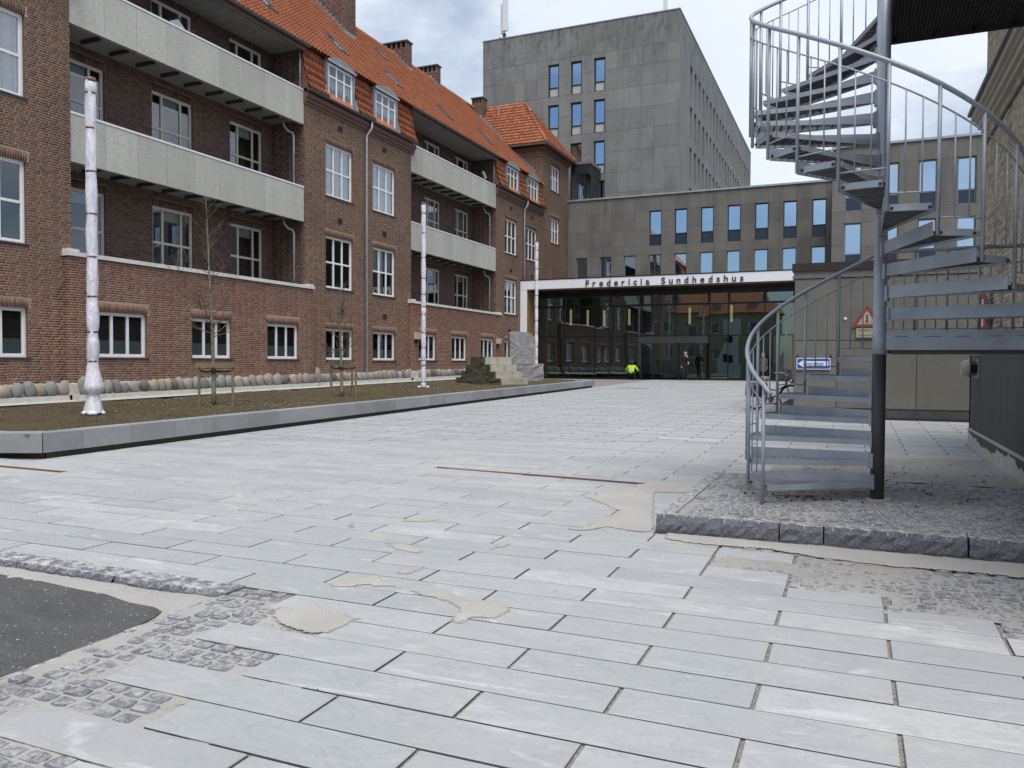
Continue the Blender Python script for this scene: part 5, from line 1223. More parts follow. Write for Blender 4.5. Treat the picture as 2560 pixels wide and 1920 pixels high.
for k in range(520):
    yy=random.choice([random.gauss(26,2.5),random.uniform(9,36),random.gauss(15.5,1)]); x=random.uniform(-17.5,XE-0.4)
    if not 8.6<yy<36: continue
    z=soil_z(x,yy)+0.02; s=random.uniform(0.008,0.02); wf.lathe([(s*0.7,0),(s,s*0.4),(s*0.4,s*0.7)],5,Matrix.Translation((x,yy,z)),wob=0.3)
tag(wf.build('snowdrop_litter',M['faded'],None),'pale specks of litter and small blossoms on the raised bed',None,None,'stuff')
mb=MB(); 
for a,b,xa in ((8.5,15,-18.95),(15,25.5,-18.75),(25.5,33,-18.95),(33,46.8,-18.75)):
    z0,z1=kt(a)-0.02,kt(b)-0.02; mb.add([(xa+0.28,a,z0),(xa-0.6,a,z0+0.03),(xa-0.6,b,z1+0.03),(xa+0.28,b,z1)],[(0,1,2,3)])
mb.build('path',M['gravel'],None,kind='structure')

# ------------------------------------------------------------------ wrapped poles
def wrapped_pole(name,x,y,zb,ties,r0,lab,flare):
    t_=thing(name,(x,y,zb),lab,'wrapped pole','poles wrapped in white sheeting'); zs=sorted(ties); prof=[]
    for a,b in zip(zs[:-1],zs[1:]):
        low=(a-zb)<2.2; f=flare if low else 1.0
        n=7
        for k in range(n):
            u=k/n; sk=(flare>1.5 and 0.2<a-zb<0.7); bs=(flare>1.5 and a-zb<0.2)
            prof.append((r0*(0.86+1.15*(1-u)**1.1*min(1,u/0.10+0.25)),a+(b-a)*u) if sk else (r0*(0.95+0.75*(1-u)**0.8),a+(b-a)*u) if bs else (r0*(0.90+(0.11*f)*math.sin(math.pi*min(1,u*1.15))**0.7 if u<0.87 else 0.88),a+(b-a)*u))
    prof.append((r0*0.86,zs[-1])); prof.append((r0*0.5,zs[-1]+0.02))
    mb=MB(); n=18; sd=random.uniform(0,9)
    for r_,z in prof:
        for k in range(n):
            th=2*math.pi*k/n; q=r_*(1+0.05*math.sin(3*th+z*5+sd)+0.04*math.sin(5*th-z*9)+random.uniform(-0.03,0.03)); mb.V.append((x+q*math.cos(th),y+q*math.sin(th),z)); mb.T.append(0.5)
    m_=len(prof)
    for i in range(m_-1):
        for k in range(n): mb.F.append((i*n+k,i*n+(k+1)%n,(i+1)*n+(k+1)%n,(i+1)*n+k))
    mb.F.append(tuple((m_-1)*n+k for k in range(n))); mb.build('sheeting',M['wrap'],t_,True)
    for z in zs[1:]:
        mb=MB(); h_=0.02 if z<zs[-1] else 0.045; mb.lathe([(r0*0.93,z-h_),(r0*0.95,z),(r0*0.93,z+h_)],16,Matrix.Translation((x,y,0))); mb.build('tie_band',M['tie'],t_,True)
    mb=MB(); mb.lathe([(0.05,zb-0.2),(0.05,zs[-1]-0.1)],10,Matrix.Translation((x,y,0))); mb.build('pole',M['zinc'],t_)
    mb=MB()
    for k in range(5): a=random.uniform(0,6.28); mb.lathe([(0.02,0),(0.07,0.03),(0.06,0.07),(0.02,0.10)],8,Matrix.Translation((x+0.17*math.cos(a),y+0.17*math.sin(a),zb-0.01)),wob=0.25)
    mb.build('loose_sheeting',M['wrap'],t_,True)
wrapped_pole('wrapped_pole',-14.73,12.01,soil_z(-14.7,12),[0.42,0.82,1.50,2.12,2.86,3.69,4.585,5.47,6.37,7.10,7.37],0.112,'nearest white wrapped pole with brown ties left of the first sapling',1.9)
wrapped_pole('wrapped_pole',-15.05,26.63,soil_z(-15,26.6),[0.56,0.77,1.39,1.58,2.07,2.64,3.34,3.62,4.10,4.70,5.48,6.41,7.15,7.51],0.092,'middle white wrapped pole beside the wall lamp and second brick parapet',1.25)
wrapped_pole('wrapped_pole',-14.98,38.2,soil_z(-15,38.2),[0.68,1.2,1.74,2.33,3.05,3.68,4.37,4.96,5.74,6.31,6.79,7.27,7.71],0.09,'farthest white wrapped pole behind the upright stone slab',1.15)
# ------------------------------------------------------------------ saplings with stakes
def sapling(x,y,h,lab,seed,lean=0.0):
    rs=random.Random(seed); zb=soil_z(x,y); t_=thing('sapling',(x,y,zb),lab,'tree','bare saplings in the raised bed')
    tr=[]; rr=[]
    for k in range(15):
        u=k/14; tr.append(Vector((x+lean*u*u+0.02*math.sin(5*u+seed),y+0.02*math.sin(7*u),zb-0.05+h*u))); rr.append(max(0.003,0.055*(1-u)**1.15+0.004))
    mb=MB(); mb.tube(tr,rr,8); mb.build('trunk',M['bark'],t_,True)
    br=MB()
    def branch(p,d,l,r,lev):
        n=5; pts=[p]; rr_=[r]
        for k in range(n):
            d=(d+Vector((rs.uniform(-0.16,0.16),rs.uniform(-0.16,0.16),rs.uniform(-0.02,0.14)))).normalized(); pts.append(pts[-1]+d*(l/n)); rr_.append(max(0.0026,r*(1-(k+1)/n*0.8)))
        br.tube(pts,rr_,5)
        if lev>0:
            for k in range(rs.randint(2,4)):
                i=rs.randint(1,n-1); q=Vector((rs.uniform(-1,1),rs.uniform(-1,1),rs.uniform(0.1,0.9))).normalized(); branch(pts[i],(d*0.8+q*0.7).normalized(),l*rs.uniform(0.35,0.6),r*0.5,lev-1)
    for k in range(34):
        u=rs.uniform(0.33,0.93); i=int(u*14); p=tr[i].lerp(tr[i+1],u*14-i); a=rs.uniform(0,6.28); L_=h*0.36*(1.08-u)**0.7; rise=0.25+1.6*max(0,u-0.45)
        branch(p,Vector((math.cos(a),math.sin(a),rise)).normalized(),L_*rs.uniform(0.7,1.1),0.016*(1.2-u),2 if u<0.75 else 1)
    br.build('crown',M['twig'],t_)
    return t_
sapling(-14.4,15.11,5.2,'taller bare sapling tied to stakes in front of the first parapet wall',3,-0.25)
sapling(-13.99,19.81,3.5,'shorter bare sapling tied to stakes in front of the grey downpipe',8)
def stakes(tx,ty,ps,lab):
    zb=soil_z(tx,ty); t_=thing('tree_stakes',(tx,ty,zb),lab,'tree stakes','stake frames round the saplings'); tops=[]
    for x,y in ps:
        mb=MB(); mb.lathe([(0.032,zb-0.1),(0.032,zb+0.93)],9,Matrix.Translation((x,y,0)),wob=0.02); mb.build('stake',M['stake'],t_); tops.append((x,y,zb))
    (x0,y0),(x1,y1)=ps[0],ps[1]; d=Vector((x1-x0,y1-y0,0)); l=d.length; a=math.atan2(d.y,d.x)
    W=Matrix.Translation((x0,y0,0))@Matrix.Rotation(a,4,'Z')
    mb=MB(); mb.box(-0.06,l+0.06,-0.065,-0.04,zb+0.94-0.01,zb+1.05,0.5,W); mb.build('cross_board',M['stake'],t_)
    for x,y in ps[:2]:
        mb=MB(); mb.tube([(x,y,zb+0.86),((x+tx)/2,(y+ty)/2,zb+0.82),(tx,ty,zb+0.84)],0.022,6); mb.build('strap',M['tie_blk'],t_,True)
    mb=MB(); mb.lathe([(0.06,zb+0.79),(0.06,zb+0.88)],12,Matrix.Translation((tx,ty,0))); mb.build('strap_loop',M['tie_blk'],t_)
stakes(-14.4,15.11,[(-14.73,14.97),(-13.97,15.29),(-14.75,15.5)],'timber stake frame with black straps round the taller sapling')
stakes(-13.99,19.81,[(-14.51,20.05),(-13.58,19.98),(-14.0,20.4)],'timber stake frame with black straps round the shorter sapling')
# ------------------------------------------------------------------ stone steps and upright slab
def roughen(mb,amt):
    mb.V=[(x+random.uniform(-amt,amt),y+random.uniform(-amt,amt),z+random.uniform(-amt,amt)) for x,y,z in mb.V]; return mb
def rough_block(O,a,b,la,lb,z0,z1,amt,n=6):
    """block along unit a (length la) and b (lb); gridded faces with jitter"""
    mb=MB(); a=Vector(a);b=Vector(b);O=Vector(O); idx={}
    def vid(i,j,k):
        key=(i,j,k)
        if key not in idx:
            idx[key]=len(mb.V); p=O+a*(la*i/n)+b*(lb*j/n); z=z0+(z1-z0)*k/n
            mb.V.append((p.x+random.uniform(-amt,amt),p.y+random.uniform(-amt,amt),z+random.uniform(-amt,amt)*0.7)); mb.T.append(0.5)
        return idx[key]
    for i in range(n):
        for j in range(n):
            for k in (0,n): mb.F.append((vid(i,j,k),vid(i+1,j,k),vid(i+1,j+1,k),vid(i,j+1,k)))
            for q in (0,n):
                mb.F.append((vid(i,q,j),vid(i+1,q,j),vid(i+1,q,j+1),vid(i,q,j+1))); mb.F.append((vid(q,i,j),vid(q,i+1,j),vid(q,i+1,j+1),vid(q,i,j+1)))
    return mb
ST=thing('stone_steps',(-13.4,30.9,soil_z(-13.4,30.5)),'weathered block of four stone steps rising both ways in the bed','stone steps')
aF=Vector((0.89,-0.45,0)); bF=Vector((0.449,0.892,0)); c0=Vector((-13.35,30.15,0)); zb=soil_z(-13.3,30.2)-0.05
lv=[(zb,0.86),(0.862,1.14),(1.142,1.44),(1.442,1.75)]; tread=0.36
for i,(za,ze) in enumerate(lv):
    L_=0.95+2*tread*(3-i); p=c0-aF*(tread*i); o=p-aF*L_
    mb=rough_block(o,aF,bF,L_-0.012,1.45,za,ze,0.008,1); mb.build('step',M['stone_lt'],ST)
    mb=rough_block(o-bF*(0.05+0.004*i)-aF*0.02,aF,bF,L_-0.03,0.054,zb,ze-0.006,0.02,5); mb.build('rough_side',M['stone_dk'],ST)
nS=Vector((0.62,-0.785,0)); wS=Vector((0.785,0.62,0))
SL_=thing('stone_block',(-14.3,35.5,soil_z(-14.3,35.5)),'squat rough granite block carrying the upright slab','stone')
p0=Vector((-15.05,35.3,0)); rough_block(p0+nS*-0.75,nS,wS,0.75,1.55,soil_z(-14.3,35.5)-0.1,1.46,0.022,8).build('rock',M['stone_gr'],SL_)
US=thing('upright_slab',(-14.8,35.6,1.47),'tall upright grey granite slab with a rounded shoulder standing on a block','stone')
oU=p0+nS*-0.05-wS*0.12; mb=MB(); prof=[(0,1.475),(0,2.9),(0.03,2.99),(0.3,3.03),(0.6,3.0),(0.9,2.96),(1.08,2.9),(1.2,2.75),(1.25,2.55),(1.25,2.1),(1.24,1.475)]
nd=7; N=[]
outl=[]
for (u0,z0),(u1,z1) in zip(prof,prof[1:]+prof[:1]):
    m_=max(1,int(math.hypot(u1-u0,z1-z0)/0.14))
    for k in range(m_): outl.append((u0+(u1-u0)*k/m_,z0+(z1-z0)*k/m_))
cu=0.62;cz=2.2;rings=[]
for d in range(nd+1):
    dep=-0.38*d/nd; ring=[]
    for u,z in outl: p=oU+wS*(u+random.uniform(-0.012,0.012))+nS*(dep+random.uniform(-0.01,0.01)); ring.append((p.x,p.y,z+random.uniform(-0.012,0.012)))
    rings.append(ring)
def capring(ring,dep,sgn):
    out=[ring]
    for s_ in (0.75,0.45,0.004):
        rr_=[]
        for u,z in outl: p=oU+wS*(cu+(u-cu)*s_)+nS*(dep+random.uniform(-0.014,0.014)*(s_>0.1)); rr_.append((p.x,p.y,cz+(z-cz)*s_+random.uniform(-0.012,0.012)*(s_>0.1)))
        out.append(rr_)
    return out
seq=capring(rings[0],0.0,1)[::-1]+rings[1:]+capring(rings[-1],-0.38,-1)[1:]
n=len(outl); base=[p for r_ in seq for p in r_]; fs=[(i*n+k,i*n+(k+1)%n,(i+1)*n+(k+1)%n,(i+1)*n+k) for i in range(len(seq)-1) for k in range(n)]+[tuple(range(n)),tuple((len(seq)-1)*n+k for k in range(n))]
mb.add(base,fs); mb.build('rock',M['stone_gr'],US)

# ------------------------------------------------------------------ spiral staircase
SPX,SPY,SR_=0.236,8.825,1.273; SA=R(17.91); TH0=R(215.9)
SS=thing('spiral_staircase',(SPX,SPY,PLH),'grey galvanised spiral staircase with grating treads and round railings','staircase')
def pol(r,th,z): return (SPX+r*math.cos(th),SPY+r*math.sin(th),z)
mb=MB(); mb.lathe([(0.065,PLH-0.05),(0.065,1.60)],24,Matrix.Translation((SPX,SPY,0))); mb.build('pole_foot',M['steel_dk'],SS,True)
mb=MB(); mb.lathe([(0.0665,1.60),(0.0665,1.785),(0.0635,1.79),(0.0635,7.2)],24,Matrix.Translation((SPX,SPY,0))); mb.build('pole',M['galv'],SS,True)
mb=MB(); mb.lathe([(0.13,PLH-0.01),(0.13,PLH+0.006)],20,Matrix.Translation((SPX,SPY,0))); mb.build('base_plate',M['sand'],SS)
def tread_meshes(zd,zu):
    """wedge from angle 0 (front edge) clockwise to -SA (back edge); surface at z=0"""
    mb=MB(); ri,ro=0.075,1.235
    def plate(th,z0,z1,offs):
        d=Vector((math.cos(th),math.sin(th),0)); nrm=Vector((-d.y,d.x,0)); p=d*ri+nrm*offs; q=d*ro+nrm*offs; t_=nrm*0.005
        v=[p-t_,q-t_,q+t_,p+t_]; mb.add([(a.x,a.y,z0) for a in v]+[(a.x,a.y,z1) for a in v],[(0,3,2,1),(4,5,6,7),(0,1,5,4),(1,2,6,5),(2,3,7,6),(3,0,4,7)])
    plate(0,-zd,0,0.012); plate(-SA-R(1.2),-zd,zu,0.0)
    ins=0.02
    for k in range(4):
        a=-R(1.8)-(SA-R(2.6))*k/4; b=-R(1.8)-(SA-R(2.6))*(k+1)/4
        for r_,z0,z1 in ((ro,-zd,0.012),):
            p=(ro*math.cos(a),ro*math.sin(a));q=(ro*math.cos(b),ro*math.sin(b));s_=1.006
            mb.add([(p[0],p[1],z0),(q[0],q[1],z0),(q[0],q[1],z1),(p[0],p[1],z1),(p[0]*s_,p[1]*s_,z0),(q[0]*s_,q[1]*s_,z0),(q[0]*s_,q[1]*s_,z1),(p[0]*s_,p[1]*s_,z1)],[(0,1,2,3),(4,5,6,7),(3,2,6,7),(0,1,5,4)])
    for th in (-0.012,-SA-R(1.2)+0.005):
        d=Vector((math.cos(th),math.sin(th),0)); nrm=Vector((-d.y,d.x,0)); c=d*0.07
        mb.box(c.x-0.012,c.x+0.012,c.y-0.03,c.y+0.03,-0.075,0.075)
    gr=MB(); gr2=MB(); r_=0.11
    k=0
    while r_<1.22:
        z0=-0.030; a0,a1=-0.004,-SA-R(0.6); w=0.0055
        p=(r_*math.cos(a0),r_*math.sin(a0));q=(r_*math.cos(a1),r_*math.sin(a1))
        d=Vector((q[0]-p[0],q[1]-p[1],0)).normalized(); m_=Vector((d.y,-d.x,0))*w
        gr.add([(p[0]-m_.x,p[1]-m_.y,z0),(q[0]-m_.x,q[1]-m_.y,z0),(q[0]+m_.x,q[1]+m_.y,z0),(p[0]+m_.x,p[1]+m_.y,z0),(p[0]-m_.x,p[1]-m_.y,-0.002),(q[0]-m_.x,q[1]-m_.y,-0.002),(q[0]+m_.x,q[1]+m_.y,-0.002),(p[0]+m_.x,p[1]+m_.y,-0.002)],[(4,5,6,7),(0,1,5,4),(2,3,7,6)])
        r_+=0.072
    r_=0.10
    while r_<1.22:
        p=(r_*math.cos(-0.01),r_*math.sin(-0.01));q=(r_*math.cos(-SA),r_*math.sin(-SA)); gr2.box(0,0,0,0,0,0) if False else gr2.add([(p[0]-0.002,p[1],-0.028),(q[0]-0.002,q[1],-0.028),(q[0]-0.002,q[1],-0.006),(p[0]-0.002,p[1],-0.006)],[(0,1,2,3)]); r_+=0.0115
    for k in range(1,13):
        a=-(SA+R(0.6))*k/13; r0_=0.12 if k%3==0 else (0.35 if k%3==1 else 0.6); d=Vector((math.cos(a),math.sin(a),0)); m_=Vector((-d.y,d.x,0))*0.0018
        p=d*r0_;q=d*1.225; gr.add([tuple(p-m_)[:2]+(-0.012,),tuple(q-m_)[:2]+(-0.012,),tuple(q+m_)[:2]+(-0.012,),tuple(p+m_)[:2]+(-0.012,),tuple(p-m_)[:2]+(-0.003,),tuple(q-m_)[:2]+(-0.003,),tuple(q+m_)[:2]+(-0.003,),tuple(p+m_)[:2]+(-0.003,)],[(4,5,6,7),(0,1,5,4),(2,3,7,6)])
    bo=MB()
    for a in (-R(2.6),-SA+R(1.6)):
        W=Matrix.Rotation(a,4,'Z')@Matrix.Translation((1.243,0,-0.022))@Matrix.Rotation(R(90),4,'Y'); bo.lathe([(0.013,0),(0.013,0.012),(0.007,0.016)],8,W)
    return mb.mesh('tread',M['galv']),gr.mesh('grating',M['zinc']),bo.mesh('bolt',M['blk']),gr2.mesh('grating_infill',M['grate'])
T1=tread_meshes(0.055,0.085); T2=tread_meshes(0.047,0.073)
def put_tread(ms,th,z):
    W=Matrix.Translation((SPX,SPY,z))@Matrix.Rotation(th,4,'Z'); o=inst('tread',ms[0],W,SS); inst('grating',ms[1],W,o); inst('bolt',ms[2],W,o); inst('grating_infill',ms[3],W,o)
for n in range(7): put_tread(T1,TH0-SA*n,0.321+0.2105*n)
for j in range(15): put_tread(T2,-SA*j,1.988+0.217*j)
def rod(name,pts,r,n=8,mat='galv'): 
    m_=MB(); m_.tube(pts,r,n); return m_.build(name,M[mat],SS,True)
# first flight railing
zr1=lambda i:1.29+0.2105*i
def flight(th0,i0,i1,zb,zr,treadz):
    for i in range(i0,i1+1):
        th=th0-SA*i; rod('post',[pol(SR_,th,zb(i)),pol(SR_,th,zr(i)-0.01)],0.0165,10)
        if i<i1:
            for f in (1/3,2/3): 
                a=th-SA*f; rod('baluster',[pol(SR_,a,treadz(i)+0.10),pol(SR_,a,zr(i+f)-0.175)],0.0075,6)
            rod('bottom_rail',[pol(SR_,th-SA*k/4,treadz(i)+0.10) for k in range(5)],0.0075,6)
    m_=(i1-i0)*6
    rod('middle_rail',[pol(SR_,th0-SA*(i0+(i1-i0)*k/m_),zr(i0+(i1-i0)*k/m_)-0.175) for k in range(m_+1)],0.008,6)
    return [pol(SR_,th0-SA*(i0+(i1-i0)*k/m_),zr(i0+(i1-i0)*k/m_)) for k in range(m_+1)]
LY=10.05
path1=flight(TH0,0,7,lambda i:PLH-0.02 if i==0 else 0.055+0.2105*i,zr1,lambda i:0.321+0.2105*i)
tail=[(0.45,LY+0.02,2.78),(0.9,LY,2.78),(1.98,LY,2.78)]
th_=TH0+R(5); head=[pol(SR_,th_,1.27-0.06)]
rod('handrail',head+path1+tail,0.0215,10)
zr2=lambda i:2.16+0.217*i+1.26-0.651+0.65
path2=flight(R(-35.84),-1,13,lambda i:2.16+0.217*i,zr2,lambda i:1.988+0.217*(i+2))
rod('handrail',[pol(SR_,R(-2),zr2(-2)+0.02)]+path2,0.0215,10)
# lower landing
mb=MB(); mb.box(SPX+0.06,1.99,8.775,8.785,1.643,1.834); mb.box(SPX+0.06,1.99,LY-0.03,LY-0.02,1.66,1.85); mb.box(SPX+0.05,SPX+0.06,8.79,LY-0.035,1.66,1.80); ld=mb.build('landing',M['galv'],SS)
mb=MB(); mb.box(SPX+0.10,1.99,8.80,8.83,1.60,1.70); mb.box(SPX+0.1,1.99,9.6,9.65,1.62,1.74); mb.build('support_beam',M['steel_dk'],ld)
mb=MB(); x=SPX+0.09
while x<1.97: mb.box(x,x+0.003,8.79,LY-0.035,1.765,1.80); x+=0.034
y=8.85
while y<LY-0.04: mb.box(SPX+0.07,1.985,y,y+0.004,1.787,1.797); y+=0.07
mb.build('grating',M['grate'],ld)
mb=MB()
for k in range(6): mb.box(SPX+0.14+k*0.26,SPX+0.14+k*0.26+random.uniform(0.11,0.17),8.7725,8.7745,1.772,1.777)
mb.build('slot_mark',M['steel_dk'],ld)
xs_=[0.30,0.62,0.94,1.25,1.57,1.88]
for x in xs_:
    rod('post',[(x,LY,1.62),(x,LY,2.775)],0.0165,10)
for a,b in zip(xs_[:-1],xs_[1:]):
    for f in (1/3,2/3): rod('baluster',[(a+(b-a)*f,LY,1.9),(a+(b-a)*f,LY,2.605)],0.0075,6)
rod('middle_rail',[(0.28,LY,2.605),(1.98,LY,2.605)],0.008,6); rod('bottom_rail',[(0.28,LY,1.9),(1.98,LY,1.9)],0.0075,6)
# upper landing seen from below
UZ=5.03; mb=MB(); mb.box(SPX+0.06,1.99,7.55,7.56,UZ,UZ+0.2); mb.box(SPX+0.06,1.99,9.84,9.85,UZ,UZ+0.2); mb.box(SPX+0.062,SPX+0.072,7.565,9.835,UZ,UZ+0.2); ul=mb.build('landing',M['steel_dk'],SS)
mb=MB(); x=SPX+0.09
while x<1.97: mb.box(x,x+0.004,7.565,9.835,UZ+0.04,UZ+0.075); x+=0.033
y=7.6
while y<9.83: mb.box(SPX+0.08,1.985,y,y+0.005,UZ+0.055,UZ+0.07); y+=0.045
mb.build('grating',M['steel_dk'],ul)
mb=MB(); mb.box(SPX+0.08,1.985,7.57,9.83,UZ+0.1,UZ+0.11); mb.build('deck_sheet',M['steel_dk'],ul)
for k in range(5):
    m2=MB(); m2.box(SPX+0.12+k*0.37,SPX+0.15+k*0.37,9.74,9.80,UZ-0.02,UZ+0.03); m2.build('bolt',M['blk'],ul)

# ------------------------------------------------------------------ signs
def sheet_sign(parent,name,poly,y,t,mat,hole=None):
    mb=MB(); mb.extrude(poly,lambda a,b,d:(a,d,b),y,y+t); return mb.build(name,mat,parent)
def rrect(x0,x1,z0,z1,r,n=5):
    out=[]
    for cx_,cz_,a0 in ((x1-r,z0+r,-90),(x1-r,z1-r,0),(x0+r,z1-r,90),(x0+r,z0+r,180)):
        for k in range(n+1): a=R(a0+90*k/n); out.append((cx_+r*math.cos(a),cz_+r*math.sin(a)))
    return out
S1=thing('one_way_sign',(-0.91,AY-0.06,1.37),'blue and white one-way arrow sign on the concrete annex','sign'); yy=AY-0.075
sheet_sign(S1,'plate',rrect(-1.31,-0.52,1.37,1.655,0.03),yy,0.012,M['signw']); sheet_sign(S1,'blue_field',rrect(-1.29,-0.54,1.39,1.635,0.02),yy-0.003,0.002,M['blue'])
sheet_sign(S1,'arrow',[(-1.28,1.513),(-1.12,1.62),(-1.12,1.575),(-0.57,1.575),(-0.57,1.45),(-1.12,1.45),(-1.12,1.405)],yy-0.006,0.002,M['signw'])
me=text_mesh('Ensrettet',0.15,0.001,0.0,M['signblk'],'lettering'); inst('lettering',me,Matrix.Translation((-1.135,yy-0.0085,1.463))@Matrix.Rotation(R(90),4,'X')@Matrix.Diagonal((0.82,1,1,1)),S1)
for x in (-1.27,-0.5):
    mb=MB(); mb.box(x-0.03,x+0.0,yy+0.013,AY-0.031,1.66,1.74); mb.build('bracket',M['blk'],S1)
S2=thing('warning_sign',(0.28,AY-0.06,2.4),'faded red bordered warning triangle on the annex, half hidden by the stair pole','sign'); yy=AY-0.07
sheet_sign(S2,'plate',[(-0.06,2.40),(0.62,2.40),(0.28,2.94)],yy,0.012,M['red']); sheet_sign(S2,'field',[(0.07,2.465),(0.49,2.465),(0.28,2.80)],yy-0.003,0.002,M['faded'])
sheet_sign(S2,'bar',[(0.262,2.50),(0.298,2.50),(0.303,2.70),(0.268,2.70)],yy-0.006,0.002,M['signblk'])
S3=thing('warning_plate',(0.28,AY-0.06,2.15),'small yellowed text plate under the warning triangle','sign'); sheet_sign(S3,'plate',rrect(0.05,0.52,2.15,2.375,0.01),yy,0.01,M['faded'])
for k,s in enumerate(('Færdsel i','','på området')):
    if s: me=text_mesh(s,0.075,0.0008,0.0,M['signblk'],'lettering'); inst('lettering',me,Matrix.Translation((0.10,yy-0.0015,2.305-0.06*k))@Matrix.Rotation(R(90),4,'X'),S3)
t_=thing('wall_disc',(-0.2,AY-0.03,2.58),'small round white disc on the annex wall','disc'); mb=MB(); mb.lathe([(0.035,0),(0.035,0.012),(0.028,0.02)],14,Matrix.Translation((-0.2,AY-0.03,2.61))@Matrix.Rotation(R(90),4,'X')); mb.build('disc',M['signw'],t_,True)
t_=thing('round_sign',(1.86,14.6,2.0),'round red traffic sign seen almost edge-on on the yellow brick wall','sign')
W=Matrix.Translation((1.90,14.75,2.33))@Matrix.Rotation(R(3.5),4,'Z')@Matrix.Rotation(R(-90),4,'Y')
mb=MB(); mb.lathe([(0.33,0),(0.33,0.012)],28,W); mb.build('plate',M['red'],t_); mb=MB(); mb.box(-0.22,0.22,-0.05,0.05,0.0125,0.014,0.5,W); mb.build('bar',M['signw'],t_); mb=MB(); mb.tube([(1.90,14.75,2.33),(YX,14.75,2.33)],0.02,8); mb.build('bracket',M['galv'],t_)
# bulkhead lamp on the plinth
t_=thing('bulkhead_lamp',(PX-0.1,14.8,1.3),'grey conical bulkhead lamp on the dark plinth','lamp')
ly=14.8; lz=1.44; W=Matrix.Translation((PX,ly,lz))@Matrix.Rotation(R(-90),4,'Y')
mb=MB(); mb.box(PX-0.02,PX-0.001,ly-0.12,ly+0.12,lz-0.15,lz+0.15); mb.build('back_plate',M['zinc'],t_)
mb=MB(); mb.lathe([(0.085,0.02),(0.085,0.13)],16,W); mb.build('body',M['blk'],t_,True)
mb=MB(); mb.lathe([(0.145,0.125),(0.147,0.14),(0.115,0.24),(0.10,0.252),(0.0,0.256)],22,W); mb.build('shade',M['lampgrey'],t_,True)
for k in range(6):
    a=2*math.pi*k/6; mb=MB(); p=Vector((0.10*math.cos(a),0.10*math.sin(a),0.02)); q=Vector((0.11*math.cos(a),0.11*math.sin(a),0.13)); mb.tube([W@p,W@q],0.008,6); mb.build('fin',M['blk'],t_)
# wall lamps on the second parapet
for y,lab in ((33.3,'cream tapered wall lamp at the near end of the second parapet'),(42.8,'cream tapered wall lamp at the far end of the second parapet')):
    t_=thing('wall_lamp',(PP+0.1,y,2.5),lab,'lamp','cream wall lamps'); mb=MB(); mb.add([(PP+0.02,y-0.13,2.62),(PP+0.22,y-0.13,2.62),(PP+0.22,y+0.13,2.62),(PP+0.02,y+0.13,2.62),(PP+0.02,y-0.18,2.94),(PP+0.28,y-0.18,2.94),(PP+0.28,y+0.18,2.94),(PP+0.02,y+0.18,2.94)],[(0,3,2,1),(4,5,6,7),(0,1,5,4),(1,2,6,5),(2,3,7,6),(3,0,4,7)]); mb.build('shade',M['lampwht'],t_)
    mb=MB(); mb.box(PP+0.01,PP+0.12,y-0.06,y+0.06,2.42,2.618); mb.build('bracket',M['blk'],t_)
# ------------------------------------------------------------------ antennas on the tower
def antenna(x,y,zb,lab,full):
    t_=thing('antenna_mast',(x,y,zb),lab,'antenna','antenna masts on the tower'); mb=MB(); mb.lathe([(0.06,zb),(0.06,zb+3.6)],10,Matrix.Translation((x,y,0))); mb.build('mast',M['zinc'],t_)
    if full:
        for dx,dy,w,h0,h1 in ((0.17,-0.16,0.42,0.95,3.5),(-0.24,0.05,0.16,0.85,3.3)):
            mb=MB(); mb.bevbox(x+dx-w/2,x+dx+w/2,y+dy-0.09,y+dy+0.09,zb+h0,zb+h1,0.03); mb.build('panel',M['coping'],t_)
        mb=MB(); mb.box(x-0.09,x+0.12,y-0.1,y+0.12,zb+0.3,zb+0.82); mb.build('radio_unit',M['steel_dk'],t_)
        mb=MB(); mb.lathe([(0.13,0),(0.13,0.02),(0.0,0.1)],12,Matrix.Translation((x-0.3,y-0.1,zb+0.55))@Matrix.Rotation(R(90),4,'X')); mb.build('dish',M['coping'],t_)
    else:
        mb=MB(); mb.box(x-0.55,x+0.6,y-0.04,y+0.04,zb+0.75,zb+0.83); mb.box(x-0.55,x-0.47,y-0.039,y+0.039,zb,zb+0.749); mb.build('cross_arm',M['steel_dk'],t_)
        mb=MB(); mb.bevbox(x-0.16,x+0.16,y-0.2,y-0.08,zb+0.9,zb+3.4,0.03); mb.build('panel',M['coping'],t_); mb=MB(); mb.box(x-0.09,x+0.09,y-0.07,y+0.1,zb+0.84,zb+1.3); mb.build('radio_unit',M['steel_dk'],t_)
antenna(-26.45,60.0,27.4,'pale antenna mast near the left corner of the concrete tower',True); antenna(-13.6,61.5,27.4,'antenna mast with a dark cross arm near the right corner of the tower',False)
# ------------------------------------------------------------------ things on the balconies
t_=thing('folding_chair',(-19.95,19.6,11.95),'black framed chair tipped over the rail of the upper balcony','chair'); W=Matrix.Translation((-19.95,19.75,11.96))@Matrix.Rotation(R(28),4,'X')@Matrix.Rotation(R(-20),4,'Y')
mb=MB(); 
for p,q in (((0,-0.2,0),(0,-0.25,0.62)),((0,0.2,0),(0,0.25,0.62)),((0,-0.25,0.62),(0,0.25,0.62)),((0,-0.2,0),(0.35,-0.2,-0.02)),((0,0.2,0),(0.35,0.2,-0.02))): mb.tube([W@Vector(p),W@Vector(q)],0.018,6)
mb.build('frame',M['blk'],t_)
mb=MB(); mb.box(-0.01,0.01,-0.2,0.2,0.22,0.56,0.5,W); mb.build('backrest',M['coping'],t_); mb=MB(); mb.box(0,0.36,-0.19,0.19,-0.03,0.0,0.5,W); mb.build('seat',M['blk'],t_)
t_=thing('wooden_crate',(-19.85,19.6,11.3),'row of pale upright boards showing above the upper balcony rail','crate')
